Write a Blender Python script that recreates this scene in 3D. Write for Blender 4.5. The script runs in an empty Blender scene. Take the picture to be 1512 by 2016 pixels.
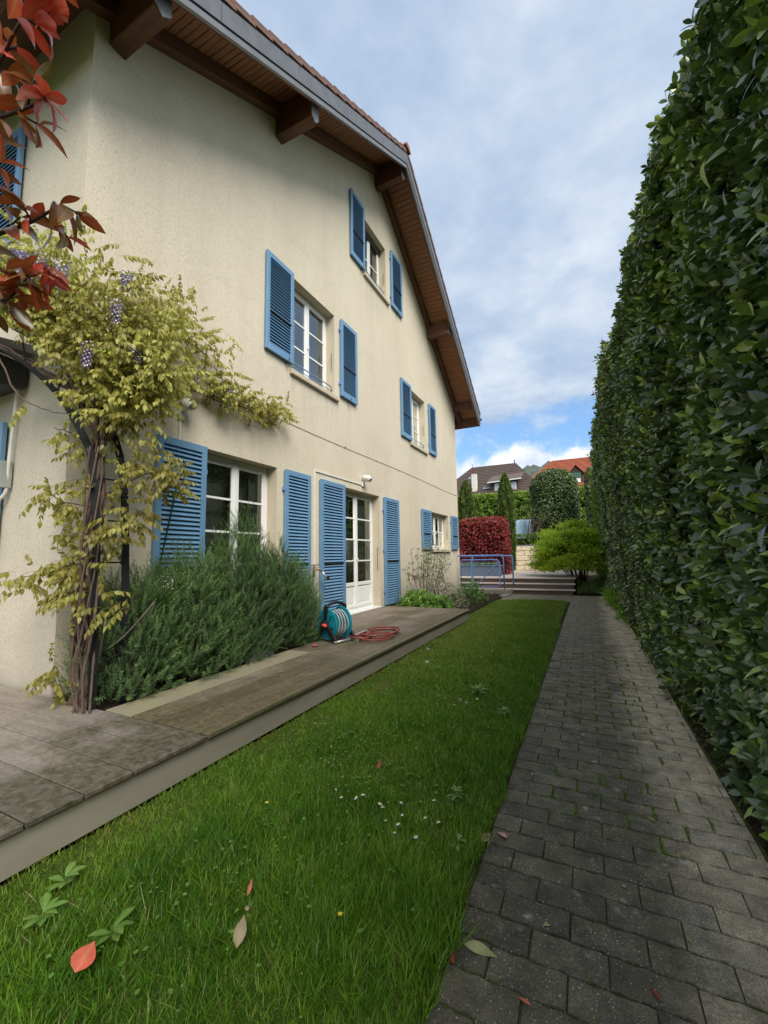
import bpy, bmesh, math, random
import numpy as np
from mathutils import Vector, Matrix
random.seed(7); rng = np.random.default_rng(11)
S = bpy.context.scene; COL = S.collection; PI = math.pi

# ---------------------------------------------------------------- camera, sky, sun, exposure
EYE = 1.32
cam = bpy.data.cameras.new('camera'); cam.sensor_fit = 'VERTICAL'; cam.sensor_height = 36; cam.lens = 14.5536
cam.clip_start = 0.02; cam.clip_end = 3000
co = bpy.data.objects.new('camera', cam); COL.objects.link(co); S.camera = co
R = Matrix(((0.8979571261538895, 0.0611339150888483, 0.43581606672466483),
            (0.43977706029429003, -0.0877360718791601, -0.8938112322689435),
            (-0.016405390222740426, 0.9942660741054803, -0.10566852442669612)))
co.matrix_world = Matrix.Translation((0, 0, EYE)) @ R.to_4x4()
SUN_EL, SUN_AZ = math.radians(45), math.radians(128)     # azimuth from +Y towards +X
W = bpy.data.worlds.new('World'); S.world = W; W.use_nodes = True
nt = W.node_tree; N = nt.nodes; LK = nt.links; N.clear()
out = N.new('ShaderNodeOutputWorld'); bg = N.new('ShaderNodeBackground'); bg.inputs['Strength'].default_value = 0.11
LK.new(bg.outputs[0], out.inputs[0])
sky = N.new('ShaderNodeTexSky'); sky.sky_type = 'NISHITA'; sky.sun_disc = False
sky.sun_elevation = SUN_EL; sky.sun_rotation = SUN_AZ; sky.air_density = 1.0; sky.dust_density = 0.4; sky.ozone_density = 2.0
def mth(op, a, b=None, c=None, clamp=False, tree=None):
    t = tree or nt
    n = t.nodes.new('ShaderNodeMath'); n.operation = op; n.use_clamp = clamp
    for i, v in enumerate((a, b, c)):
        if v is None: continue
        if isinstance(v, (int, float)): n.inputs[i].default_value = v
        else: t.links.new(v, n.inputs[i])
    return n.outputs[0]
def ramp(tree, fac, stops, interp='LINEAR'):
    r = tree.nodes.new('ShaderNodeValToRGB'); r.color_ramp.interpolation = interp
    e = r.color_ramp.elements
    while len(e) < len(stops): e.new(0.5)
    for i, (p, c) in enumerate(stops):
        e[i].position = p; e[i].color = (*c, 1) if not isinstance(c, (int, float)) else (c, c, c, 1)
    tree.links.new(fac, r.inputs[0]); return r.outputs[0]
def mixc(tree, fac, a, b, blend='MIX'):
    n = tree.nodes.new('ShaderNodeMix'); n.data_type = 'RGBA'; n.blend_type = blend
    for s, v in ((0, fac), (6, a), (7, b)):
        if isinstance(v, (int, float)): n.inputs[s].default_value = v
        elif isinstance(v, tuple): n.inputs[s].default_value = (*v, 1) if len(v) == 3 else v
        else: tree.links.new(v, n.inputs[s])
    return n.outputs[2]
def noise(tree, vec, scale, detail=4, rough=0.5, dist=0.0, out_='Fac', lac=2.0):
    n = tree.nodes.new('ShaderNodeTexNoise'); n.inputs['Scale'].default_value = scale
    n.inputs['Detail'].default_value = detail; n.inputs['Roughness'].default_value = rough; n.inputs['Distortion'].default_value = dist
    tree.links.new(vec, n.inputs['Vector']); return n.outputs[out_]
tc = N.new('ShaderNodeTexCoord'); sp = N.new('ShaderNodeSeparateXYZ'); LK.new(tc.outputs['Generated'], sp.inputs[0])
X_, Y_, Z_ = sp.outputs
zz = mth('ADD', mth('MAXIMUM', Z_, 0.0), 0.16)
cmb = N.new('ShaderNodeCombineXYZ'); LK.new(mth('DIVIDE', X_, zz), cmb.inputs[0]); LK.new(mth('DIVIDE', Y_, zz), cmb.inputs[1])
cv = cmb.outputs[0]
n1 = noise(nt, cv, 1.15, 6, 0.55, 0.35); n2 = noise(nt, cv, 3.4, 6, 0.6, 0.2); n3 = noise(nt, cv, 0.5, 3, 0.5)
# cloud colour: pale grey-blue deck with soft lighter rolls
shade = mth('ADD', mth('MULTIPLY', n1, 0.62), mth('MULTIPLY', n2, 0.38))
ccol = ramp(nt, shade, [(0.36, (1.20, 1.62, 2.25)), (0.45, (1.55, 1.95, 2.55)), (0.52, (1.95, 2.30, 2.80)), (0.61, (2.65, 2.85, 3.15))])
# altostratus cover almost everywhere above 18 degrees; blue gap near 14 degrees; bright cumulus below
wob = mth('MULTIPLY', mth('SUBTRACT', noise(nt, tc.outputs['Generated'], 7.0, 6, 0.6), 0.5), 0.22)
zel = mth('ADD', Z_, wob)
cover_hi = ramp(nt, mth('ADD', zel, mth('MULTIPLY', mth('SUBTRACT', n1, 0.5), 0.22)), [(0.255, 0.0), (0.315, 0.97)], 'EASE')
cum = noise(nt, tc.outputs['Generated'], 9.0, 7, 0.58, 0.2)
cover_lo = ramp(nt, mth('ADD', mth('MULTIPLY', Z_, -1.0), mth('ADD', mth('MULTIPLY', cum, 0.16), 0.165)), [(0.0, 0.0), (0.03, 1.0)], 'EASE')
blue = mixc(nt, 0.45, sky.outputs[0], (0.50, 1.65, 3.6))
wisp = ramp(nt, noise(nt, tc.outputs['Generated'], 12.0, 6, 0.65, 0.6), [(0.5, 0.0), (0.72, 0.5)])
base = mixc(nt, wisp, mixc(nt, 1.0, blue, (0.75, 0.75, 0.75), 'MULTIPLY'), (2.7, 3.1, 3.5))
c1 = mixc(nt, cover_hi, base, ccol)
cumc = ramp(nt, noise(nt, tc.outputs['Generated'], 14.0, 6, 0.6), [(0.35, (2.3, 2.65, 3.2)), (0.6, (3.5, 3.6, 3.75))])
c2 = mixc(nt, cover_lo, c1, cumc)
LK.new(c2, bg.inputs['Color'])
sl = bpy.data.lights.new('sun', 'SUN'); sl.energy = 1.8; sl.angle = math.radians(40); sl.color = (1.0, 0.95, 0.87)
so = bpy.data.objects.new('sun', sl); COL.objects.link(so)
sd = Vector((math.sin(SUN_AZ)*math.cos(SUN_EL), math.cos(SUN_AZ)*math.cos(SUN_EL), math.sin(SUN_EL)))
so.rotation_euler = sd.to_track_quat('Z', 'Y').to_euler(); so.location = (20, -10, 30)
S.view_settings.view_transform = 'Standard'; S.view_settings.look = 'None'
S.view_settings.exposure = 1.5; S.view_settings.gamma = 1; S.view_settings.use_curve_mapping = False
S.render.engine = 'CYCLES'

# ---------------------------------------------------------------- materials
def newmat(name):
    m = bpy.data.materials.new(name); m.use_nodes = True; t = m.node_tree; t.nodes.clear()
    o = t.nodes.new('ShaderNodeOutputMaterial'); p = t.nodes.new('ShaderNodeBsdfPrincipled'); t.links.new(p.outputs[0], o.inputs[0])
    c = t.nodes.new('ShaderNodeTexCoord'); return m, t, p, c.outputs['Object'], o
def bump(t, p, h, strength, dist=0.01):
    b = t.nodes.new('ShaderNodeBump'); b.inputs['Strength'].default_value = strength; b.inputs['Distance'].default_value = dist
    t.links.new(h, b.inputs['Height']); t.links.new(b.outputs[0], p.inputs['Normal'])
def scaled(t, v, s):
    n = t.nodes.new('ShaderNodeMapping'); n.inputs['Scale'].default_value = s; t.links.new(v, n.inputs[0]); return n.outputs[0]
def mat(name, c1, c2=None, scale=6, rough=0.6, metal=0.0, bs=0.0, bscale=60, bd=0.004, spec=0.5, stretch=(1, 1, 1), rnd=0.0, detail=5, lo=0.3, hi=0.7):
    m, t, p, v, _ = newmat(name); c2 = c2 or tuple(x*0.82 for x in c1)
    v = scaled(t, v, stretch)
    col = ramp(t, noise(t, v, scale, detail, 0.6), [(lo, c1), (hi, c2)])
    if rnd:
        oi = t.nodes.new('ShaderNodeObjectInfo')
        f = mth('ADD', mth('MULTIPLY', oi.outputs['Random'], rnd), 1-rnd/2, tree=t)
        col = mixc(t, 1.0, col, f, 'MULTIPLY')
    t.links.new(col, p.inputs['Base Color']); p.inputs['Roughness'].default_value = rough; p.inputs['Metallic'].default_value = metal
    p.inputs['Specular IOR Level'].default_value = spec
    if bs: bump(t, p, noise(t, v, bscale, 4, 0.6), bs, bd)
    return m
def tintmat(name, stops, rough=0.45, trans=0.3, spec=0.5, transcol=None):
    """foliage: colour by each leaf's own tint value, plus light through the leaf"""
    m, t, p, v, o = newmat(name)
    a = t.nodes.new('ShaderNodeAttribute'); a.attribute_name = 'tint'
    oi = t.nodes.new('ShaderNodeObjectInfo')
    col = ramp(t, a.outputs['Fac'], stops)
    col = mixc(t, 1.0, col, ramp(t, noise(t, v, 30, 3), [(0.3, 0.8), (0.7, 1.15)]), 'MULTIPLY')
    rb = t.nodes.new('ShaderNodeAttribute'); rb.attribute_name = 'rib'
    k_ = mth('POWER', rb.outputs['Fac'], 5.0, tree=t)
    col = mixc(t, mth('MULTIPLY', k_, 0.45, tree=t), col, mixc(t, 0.5, col, (0.6, 0.45, 0.25)))
    col = mixc(t, ramp(t, noise(t, v, 55, 4, 0.7), [(0.6, 0.0), (0.72, 0.45)]), col, mixc(t, 1.0, col, (0.45, 0.35, 0.25), 'MULTIPLY'))
    t.links.new(col, p.inputs['Base Color']); p.inputs['Roughness'].default_value = rough; p.inputs['Specular IOR Level'].default_value = spec
    if trans:
        tr = t.nodes.new('ShaderNodeBsdfTranslucent'); t.links.new(mixc(t, 0.6, col, transcol or (0.25, 0.4, 0.05)), tr.inputs[0])
        ms = t.nodes.new('ShaderNodeMixShader'); ms.inputs[0].default_value = trans
        t.links.new(p.outputs[0], ms.inputs[1]); t.links.new(tr.outputs[0], ms.inputs[2]); t.links.new(ms.outputs[0], o.inputs[0])
    return m
M = {}
def stucco(name, base, dark):
    m, t, p, v, _ = newmat(name)
    vor = t.nodes.new('ShaderNodeTexNoise'); vor.inputs['Scale'].default_value = 55; vor.inputs['Detail'].default_value = 3; vor.inputs['Distortion'].default_value = 1.2
    t.links.new(scaled(t, v, (1, 1, 0.6)), vor.inputs['Vector'])
    big = noise(t, scaled(t, v, (1, 1, 0.35)), 0.9, 6, 0.6)
    col = ramp(t, big, [(0.3, dark), (0.62, base)])
    col = mixc(t, 1.0, col, ramp(t, vor.outputs['Fac'], [(0.32, 0.80), (0.47, 0.985), (0.7, 1.04)]), 'MULTIPLY')
    # weather streaks under sills and grime towards the foot
    st = noise(t, scaled(t, v, (3, 3, 0.12)), 1.6, 5, 0.6)
    col = mixc(t, ramp(t, st, [(0.5, 0.0), (0.8, 0.35)]), col, tuple(x*0.72 for x in base))
    wv = t.nodes.new('ShaderNodeNewGeometry').outputs['Position']; sz = t.nodes.new('ShaderNodeSeparateXYZ'); t.links.new(wv, sz.inputs[0])
    low = ramp(t, mth('ADD', mth('MULTIPLY', sz.outputs[2], -0.9, tree=t), mth('ADD', mth('MULTIPLY', noise(t, wv, 3.5, 6, 0.65), 0.9, tree=t), 0.25, tree=t), tree=t), [(0.0, 0.0), (0.6, 0.5)])
    col = mixc(t, low, col, tuple(x*0.55 for x in base))
    for zs, ys, ye in ((4.25, 5.1, 6.5), (7.52, 7.6, 8.9), (4.27, 10.1, 11.45), (1.41, 11.4, 13.4)):
        m1 = ramp(t, mth('SUBTRACT', zs, sz.outputs[2], tree=t), [(0.0, 0.0), (0.02, 0.55), (0.9, 0.0)])
        m2 = mth('MULTIPLY', mth('GREATER_THAN', sz.outputs[1], ys, tree=t), mth('LESS_THAN', sz.outputs[1], ye, tree=t), tree=t)
        m3 = ramp(t, noise(t, scaled(t, wv, (9, 9, 0.5)), 1.5, 4, 0.6), [(0.42, 0.0), (0.68, 1.0)])
        col = mixc(t, mth('MULTIPLY', mth('MULTIPLY', m1, m2, tree=t), m3, tree=t), col, tuple(x*0.6 for x in base))
    patch_ = ramp(t, noise(t, scaled(t, wv, (1, 0.7, 1.3)), 1.3, 7, 0.68, 1.2), [(0.52, 0.0), (0.63, 0.22)])
    col = mixc(t, patch_, col, tuple(x*0.74 for x in base))
    t.links.new(col, p.inputs['Base Color']); p.inputs['Roughness'].default_value = 0.92; p.inputs['Specular IOR Level'].default_value = 0.15
    bump(t, p, vor.outputs['Fac'], 0.75, 0.006); return m
M['stucco'] = stucco('wall_render', (0.64, 0.570, 0.440), (0.585, 0.515, 0.39))
M['reveal'] = mat('reveal_render', (0.55, 0.48, 0.36), (0.50, 0.43, 0.32), 8, 0.9, bs=0.2, bscale=90, spec=0.2)
M['sill'] = mat('sill_stone', (0.56, 0.48, 0.36), (0.45, 0.38, 0.28), 9, 0.8, bs=0.2)
M['blue'] = mat('blue_paint', (0.100, 0.195, 0.300), (0.078, 0.160, 0.255), 3, 0.42, bs=0.05, rnd=0.10)
M['blue_rail'] = mat('blue_rail_paint', (0.105, 0.19, 0.40), (0.08, 0.15, 0.33), 9, 0.4, rnd=0.1)
M['white'] = mat('white_frame_paint', (0.78, 0.78, 0.75), (0.70, 0.70, 0.67), 6, 0.35)
M['whiteplas'] = mat('white_plastic', (0.74, 0.73, 0.68), (0.6, 0.58, 0.52), 12, 0.45)
M['netting'] = mat('grey_net', (0.85, 0.82, 0.73), (0.55, 0.52, 0.46), 9, 0.9, stretch=(1, 5, 0.1))
M['curtain'] = mat('sheer_curtain', (0.75, 0.75, 0.71), (0.55, 0.55, 0.52), 25, 0.9, stretch=(1, 6, 0.1))
M['room'] = mat('room_plaster', (0.74, 0.70, 0.62), (0.6, 0.56, 0.50), 1.2, 0.9)
M['darkmetal'] = mat('dark_metal', (0.03, 0.03, 0.035), (0.05, 0.045, 0.04), 20, 0.5, 0.4)
M['black'] = mat('black_plastic', (0.012, 0.012, 0.013), (0.02, 0.02, 0.02), 20, 0.42)
M['arch'] = mat('black_enamel', (0.006, 0.008, 0.009), (0.012, 0.012, 0.012), 18, 0.7, bs=0.1, spec=0.25)
M['wood_dark'] = mat('stained_beam', (0.075, 0.030, 0.018), (0.13, 0.055, 0.028), 5, 0.7, stretch=(0.4, 3, 3), bs=0.3, bscale=25, rnd=0.25)
M['wood_soffit'] = mat('stained_boards', (0.34, 0.145, 0.065), (0.20, 0.08, 0.036), 4, 0.65, stretch=(0.6, 6, 6), bs=0.3, bscale=25, rnd=0.55)
M['zinc'] = mat('zinc_sheet', (0.105, 0.105, 0.11), (0.15, 0.15, 0.155), 5, 0.5, 0.55, rnd=0.15, bs=0.05, bscale=8)
M['zinc_light'] = mat('bright_zinc', (0.25, 0.25, 0.25), (0.19, 0.19, 0.19), 5, 0.45, 0.5, bs=0.05, bscale=8)
M['tile'] = mat('clay_tile', (0.16, 0.075, 0.055), (0.09, 0.06, 0.05), 7, 0.85, bs=0.3, rnd=0.4)
M['ridge'] = mat('ridge_clay', (0.33, 0.11, 0.08), (0.2, 0.08, 0.06), 9, 0.85, bs=0.3)
def glassmat():
    m = bpy.data.materials.new('window_glass'); m.use_nodes = True; t = m.node_tree; t.nodes.clear()
    o = t.nodes.new('ShaderNodeOutputMaterial'); a = t.nodes.new('ShaderNodeBsdfTransparent'); g = t.nodes.new('ShaderNodeBsdfGlossy')
    a.inputs[0].default_value = (0.75, 0.8, 0.78, 1); g.inputs['Roughness'].default_value = 0.01; g.inputs[0].default_value = (0.9, 0.93, 0.92, 1)
    f = t.nodes.new('ShaderNodeFresnel'); f.inputs[0].default_value = 1.5
    k = mth('ADD', mth('MULTIPLY', f.outputs[0], 1.7, tree=t), 0.15, clamp=True, tree=t)
    ms = t.nodes.new('ShaderNodeMixShader'); t.links.new(k, ms.inputs[0]); t.links.new(a.outputs[0], ms.inputs[1]); t.links.new(g.outputs[0], ms.inputs[2]); t.links.new(ms.outputs[0], o.inputs[0])
    return m
M['glass'] = glassmat()
def sepx(t, v):
    n = t.nodes.new('ShaderNodeSeparateXYZ'); t.links.new(v, n.inputs[0]); return n.outputs[0]
def deckmat(name, a, b, moss, mossamt, axis, rnd=0.22):
    m, t, p, v, _ = newmat(name)
    s = (0.5, 5, 5) if axis == 'x' else (5, 0.5, 5)
    geo = t.nodes.new('ShaderNodeNewGeometry'); wv = geo.outputs['Position']
    col = ramp(t, noise(t, scaled(t, wv, s), 4, 6, 0.65), [(0.3, a), (0.7, b)])
    blot = noise(t, wv, 1.7, 6, 0.62, 0.4)
    fine = noise(t, wv, 22, 5, 0.7)
    blot = mth('ADD', blot, mth('MULTIPLY', mth('SUBTRACT', sepx(t, wv), -2.95, tree=t), 0.16, tree=t), tree=t)
    k = mth('MULTIPLY', ramp(t, blot, [(0.40, 0.0), (0.58, 1.0)]), ramp(t, fine, [(0.35, 0.35), (0.65, 1.0)]), tree=t)
    col = mixc(t, mth('MULTIPLY', k, mossamt, tree=t), col, moss)
    col = mixc(t, 1.0, col, ramp(t, noise(t, wv, 45, 4, 0.7), [(0.3, 0.72), (0.65, 1.12)]), 'MULTIPLY')
    oi = t.nodes.new('ShaderNodeObjectInfo'); f = mth('ADD', mth('MULTIPLY', oi.outputs['Random'], rnd, tree=t), 1-rnd/2, tree=t)
    col = mixc(t, 1.0, col, f, 'MULTIPLY')
    t.links.new(col, p.inputs['Base Color']); p.inputs['Roughness'].default_value = 0.62; p.inputs['Specular IOR Level'].default_value = 0.4
    rr = ramp(t, blot, [(0.3, 0.75), (0.7, 0.5)]); t.links.new(rr, p.inputs['Roughness'])
    bump(t, p, noise(t, scaled(t, wv, s), 30, 4, 0.6), 0.25, 0.004); return m
M['slab'] = deckmat('slab_board', (0.29, 0.245, 0.195), (0.20, 0.168, 0.13), (0.070, 0.060, 0.024), 0.98, 'x')
M['deck'] = deckmat('deck_board_wood', (0.265, 0.21, 0.155), (0.165, 0.13, 0.095), (0.085, 0.073, 0.020), 0.92, 'y', 0.35)
M['deck_pale'] = mat('pale_moss_board', (0.30, 0.27, 0.14), (0.26, 0.23, 0.18), 3, 0.7, bs=0.3, bscale=40)
M['fascia'] = mat('fascia_board_paint', (0.36, 0.325, 0.25), (0.28, 0.255, 0.195), 3, 0.75, bs=0.25, bscale=140, stretch=(1, 0.6, 2))
M['soil'] = mat('soil', (0.045, 0.032, 0.022), (0.022, 0.016, 0.011), 14, 0.95, bs=1.0, bscale=30, bd=0.03, spec=0.1)
def lawnsoil():
    m, t, p, v, _ = newmat('lawn_soil')
    g = t.nodes.new('ShaderNodeNewGeometry'); wv = g.outputs['Position']
    col = ramp(t, noise(t, wv, 2.2, 6, 0.6), [(0.3, (0.055, 0.105, 0.012)), (0.5, (0.085, 0.135, 0.018)), (0.7, (0.13, 0.15, 0.035))])
    col = mixc(t, 1.0, col, ramp(t, noise(t, wv, 60, 4, 0.7), [(0.3, 0.45), (0.7, 1.3)]), 'MULTIPLY')
    t.links.new(col, p.inputs['Base Color']); p.inputs['Roughness'].default_value = 0.95; p.inputs['Specular IOR Level'].default_value = 0.1
    bump(t, p, noise(t, wv, 70, 4, 0.7), 1.0, 0.02); return m
M['lawnsoil'] = lawnsoil()
def blockmat():
    m, t, p, v, _ = newmat('concrete_block')
    g = t.nodes.new('ShaderNodeNewGeometry'); wv = g.outputs['Position']
    sx = t.nodes.new('ShaderNodeSeparateXYZ'); t.links.new(wv, sx.inputs[0])
    a = t.nodes.new('ShaderNodeAttribute'); a.attribute_name = 'tint'
    oi = t.nodes.new('ShaderNodeObjectInfo')
    f = mth('FRACT', mth('ADD', oi.outputs['Random'], a.outputs['Fac'], tree=t), tree=t)
    dark = ramp(t, f, [(0.0, (0.125, 0.106, 0.068)), (0.5, (0.158, 0.135, 0.086)), (1.0, (0.195, 0.166, 0.106))])
    tan = ramp(t, f, [(0.0, (0.52, 0.42, 0.29)), (0.5, (0.64, 0.50, 0.34)), (1.0, (0.48, 0.41, 0.30))])
    wob = mth('ADD', sx.outputs[0], mth('MULTIPLY', mth('SUBTRACT', noise(t, wv, 1.8, 5, 0.6), 0.5, tree=t), 0.55, tree=t), tree=t)
    # the strip of cleaner, paler blocks by the hedge; grime and algae over the rest
    fac = ramp(t, wob, [(0.14, 0.0), (0.36, 1.0)])
    farr = ramp(t, mth('MULTIPLY', sx.outputs[1], 0.1, tree=t), [(0.3, 0.0), (0.95, 0.75)])
    col = mixc(t, fac, dark, tan)
    col = mixc(t, mth('MULTIPLY', ramp(t, wob, [(0.0, 0.6), (0.4, 0.0)]), farr, tree=t), col, (0.27, 0.235, 0.16))
    # edge near the grass is earthier
    col = mixc(t, ramp(t, wob, [(-0.48+0.0, 0.0), (0.0, 0.0)]), col, (0.1, 0.08, 0.05))
    # aggregate speckle
    v1 = t.nodes.new('ShaderNodeTexVoronoi'); v1.inputs['Scale'].default_value = 95; t.links.new(wv, v1.inputs['Vector'])
    col = mixc(t, mth('MULTIPLY', ramp(t, v1.outputs['Distance'], [(0.14, 1.0), (0.24, 0.0)]), ramp(t, v1.outputs['Color'], [(0.5, 0.0), (0.62, 0.9)]), tree=t), col, (0.72, 0.70, 0.60))
    # lichen discs
    v2 = t.nodes.new('ShaderNodeTexVoronoi'); v2.inputs['Scale'].default_value = 13; t.links.new(mixc(t, 0.04, wv, noise(t, wv, 30, 3, out_='Color')), v2.inputs['Vector'])
    lich = mth('MULTIPLY', ramp(t, v2.outputs['Distance'], [(0.13, 0.8), (0.27, 0.0)]), ramp(t, v2.outputs['Color'], [(0.56, 0.0), (0.62, 1.0)]), tree=t)
    col = mixc(t, mth('MULTIPLY', lich, ramp(t, noise(t, wv, 60, 3), [(0.4, 0.3), (0.6, 1.0)]), tree=t), col, (0.46, 0.45, 0.35))
    col = mixc(t, 1.0, col, ramp(t, noise(t, wv, 9, 6, 0.65), [(0.3, 0.50), (0.7, 1.40)]), 'MULTIPLY')
    col = mixc(t, 1.0, col, ramp(t, noise(t, wv, 150, 3, 0.7), [(0.35, 0.55), (0.65, 1.35)]), 'MULTIPLY')
    col = mixc(t, mth('MULTIPLY', ramp(t, noise(t, wv, 3.3, 6, 0.7), [(0.52, 0.0), (0.66, 0.55)]), ramp(t, noise(t, wv, 40, 4, 0.7), [(0.4, 0.2), (0.6, 1.0)]), tree=t), col, (0.085, 0.095, 0.03))
    t.links.new(col, p.inputs['Base Color']); p.inputs['Specular IOR Level'].default_value = 0.45
    t.links.new(ramp(t, noise(t, wv, 5, 4), [(0.3, 0.8), (0.7, 0.58)]), p.inputs['Roughness'])
    bump(t, p, noise(t, wv, 120, 6, 0.8), 1.0, 0.007); return m
M['block'] = blockmat()
M['joint'] = mat('mossy_joint_sand', (0.060, 0.052, 0.026), (0.11, 0.125, 0.03), 14, 0.95, bs=0.8, bscale=90, bd=0.008, spec=0.1)
M['conc'] = mat('weathered_concrete', (0.24, 0.225, 0.19), (0.17, 0.155, 0.12), 6, 0.9, bs=0.4, bscale=60)
M['concpale'] = mat('pale_concrete', (0.34, 0.35, 0.33), (0.26, 0.27, 0.25), 9, 0.9, bs=0.4, bscale=60)
M['sand'] = mat('split_sandstone', (0.78, 0.67, 0.48), (0.68, 0.56, 0.37), 6, 0.85, bs=0.8, bscale=12, bd=0.03, rnd=0.2)
M['mortar'] = mat('wall_mortar', (0.30, 0.25, 0.17), None, 9, 0.95)
M['bark'] = mat('wisteria_bark', (0.16, 0.105, 0.075), (0.075, 0.05, 0.037), 18, 0.9, bs=0.8, bscale=40, bd=0.01, stretch=(3, 3, 0.5))
M['barkgrey'] = mat('grey_bark', (0.17, 0.15, 0.12), (0.09, 0.075, 0.06), 18, 0.9, bs=0.6, bscale=40)
M['barkdark'] = mat('dark_twig', (0.035, 0.022, 0.02), (0.06, 0.035, 0.03), 18, 0.8)
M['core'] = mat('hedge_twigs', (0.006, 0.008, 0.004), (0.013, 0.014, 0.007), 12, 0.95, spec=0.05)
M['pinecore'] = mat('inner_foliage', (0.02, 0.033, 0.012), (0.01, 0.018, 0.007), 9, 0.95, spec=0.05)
M['teal'] = mat('teal_plastic', (0.008, 0.27, 0.33), (0.006, 0.22, 0.28), 6, 0.38)
M['orange'] = mat('orange_plastic', (0.75, 0.10, 0.05), (0.65, 0.08, 0.04), 6, 0.4)
M['hosegrey'] = mat('grey_hose', (0.36, 0.42, 0.42), (0.28, 0.33, 0.34), 20, 0.45)
M['hosered'] = mat('red_hose', (0.30, 0.065, 0.05), (0.22, 0.05, 0.04), 15, 0.5)
M['brass'] = mat('old_brass', (0.34, 0.24, 0.14), (0.22, 0.16, 0.10), 20, 0.45, 0.7)
M['chrome'] = mat('dull_steel', (0.5, 0.5, 0.48), None, 20, 0.4, 0.7)
M['pool'] = mat('frosted_pool_panel', (0.44, 0.62, 0.70), (0.36, 0.54, 0.64), 3, 0.25)
M['planter'] = mat('grey_planter_paint', (0.13, 0.16, 0.19), (0.10, 0.125, 0.15), 5, 0.6)
M['step'] = mat('terrace_board', (0.44, 0.39, 0.35), (0.32, 0.275, 0.245), 4, 0.7, stretch=(0.4, 6, 6), rnd=0.3, bs=0.2)
M['riser'] = mat('riser_board', (0.16, 0.11, 0.085), (0.10, 0.07, 0.055), 4, 0.75, stretch=(0.4, 6, 6), rnd=0.3)
M['rooftile'] = mat('brown_roof_tile', (0.135, 0.095, 0.078), (0.095, 0.068, 0.058), 2.5, 0.85, bs=0.2, bscale=3)
M['roofred'] = mat('orange_roof_tile', (0.47, 0.13, 0.06), (0.36, 0.095, 0.045), 1.3, 0.85, bs=0.3, bscale=4, bd=0.05)
M['housewall'] = mat('pale_house_render', (0.5, 0.45, 0.37), None, 2, 0.9)
M['dormerwood'] = mat('dark_dormer_timber', (0.055, 0.04, 0.032), None, 3, 0.8)
M['greenshutter'] = mat('green_blind', (0.045, 0.14, 0.10), None, 3, 0.6)
M['rustwall'] = mat('rust_red_trim', (0.2, 0.06, 0.035), None, 3, 0.8)
M['whitewall'] = mat('white_render', (0.72, 0.70, 0.64), None, 3, 0.8)
M['dimglass'] = mat('painted_sky_glass', (0.30, 0.36, 0.42), (0.42, 0.47, 0.52), 1.5, 0.08)  # reflected sky is painted into the pale pane colour
M['forest'] = mat('wooded_hill', (0.085, 0.11, 0.085), (0.13, 0.155, 0.12), 0.06, 0.95, bs=1.0, bscale=0.12, bd=6, spec=0.05)  # distance haze is put into the grey-green hill colour
M['meadow'] = mat('rough_grass_ground', (0.05, 0.08, 0.02), (0.07, 0.09, 0.03), 0.4, 0.95, spec=0.1)
M['petalwhite'] = mat('white_petal', (0.8, 0.8, 0.78), None, 20, 0.6)
M['petalyellow'] = mat('yellow_petal', (0.75, 0.55, 0.03), None, 20, 0.6)
M['petalpink'] = mat('pale_pink_petal', (0.75, 0.55, 0.48), None, 20, 0.6)
M['lilac'] = tintmat('lilac_petal', [(0, (0.30, 0.24, 0.48)), (0.5, (0.52, 0.46, 0.68)), (1, (0.80, 0.76, 0.86))], 0.6, 0.2, 0.3, (0.4, 0.3, 0.6))
M['laurel'] = tintmat('laurel_leaf', [(0, (0.055, 0.085, 0.034)), (0.4, (0.105, 0.155, 0.050)), (0.68, (0.18, 0.26, 0.055)), (1.0, (0.38, 0.48, 0.075))], 0.30, 0.18, 0.8, (0.10, 0.20, 0.02))
M['grass'] = tintmat('grass_blade', [(0, (0.045, 0.13, 0.008)), (0.45, (0.115, 0.26, 0.012)), (0.75, (0.22, 0.36, 0.022)), (0.93, (0.28, 0.31, 0.055)), (1, (0.38, 0.33, 0.16))], 0.5, 0.3, 0.35, (0.10, 0.26, 0.02))
M['rosemary'] = tintmat('rosemary_needle', [(0, (0.04, 0.075, 0.026)), (0.45, (0.095, 0.165, 0.055)), (0.8, (0.17, 0.27, 0.085)), (1, (0.28, 0.38, 0.14))], 0.5, 0.15, 0.3)
M['wist'] = tintmat('wisteria_leaflet', [(0, (0.24, 0.20, 0.055)), (0.4, (0.36, 0.33, 0.085)), (0.8, (0.48, 0.47, 0.12)), (1, (0.40, 0.50, 0.06))], 0.45, 0.40, 0.4, (0.50, 0.50, 0.04))
M['photred'] = tintmat('photinia_leaf', [(0, (0.07, 0.105, 0.018)), (0.3, (0.17, 0.12, 0.022)), (0.55, (0.38, 0.095, 0.025)), (0.8, (0.62, 0.07, 0.035)), (1, (0.75, 0.085, 0.055))], 0.28, 0.22, 0.6, (0.6, 0.1, 0.03))
M['redhedge'] = tintmat('red_hedge_leaf', [(0, (0.08, 0.018, 0.016)), (0.45, (0.26, 0.03, 0.03)), (0.85, (0.50, 0.06, 0.065)), (0.93, (0.12, 0.12, 0.03)), (1, (0.42, 0.22, 0.16))], 0.35, 0.15, 0.5, (0.5, 0.05, 0.03))
M['maple'] = tintmat('maple_leaf', [(0, (0.22, 0.34, 0.025)), (0.5, (0.44, 0.58, 0.04)), (1, (0.58, 0.70, 0.10))], 0.5, 0.48, 0.3, (0.4, 0.6, 0.05))
M['cypress'] = tintmat('cypress_spray', [(0, (0.045, 0.072, 0.016)), (0.5, (0.09, 0.135, 0.026)), (1, (0.15, 0.20, 0.04))], 0.6, 0.1, 0.2)
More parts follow.
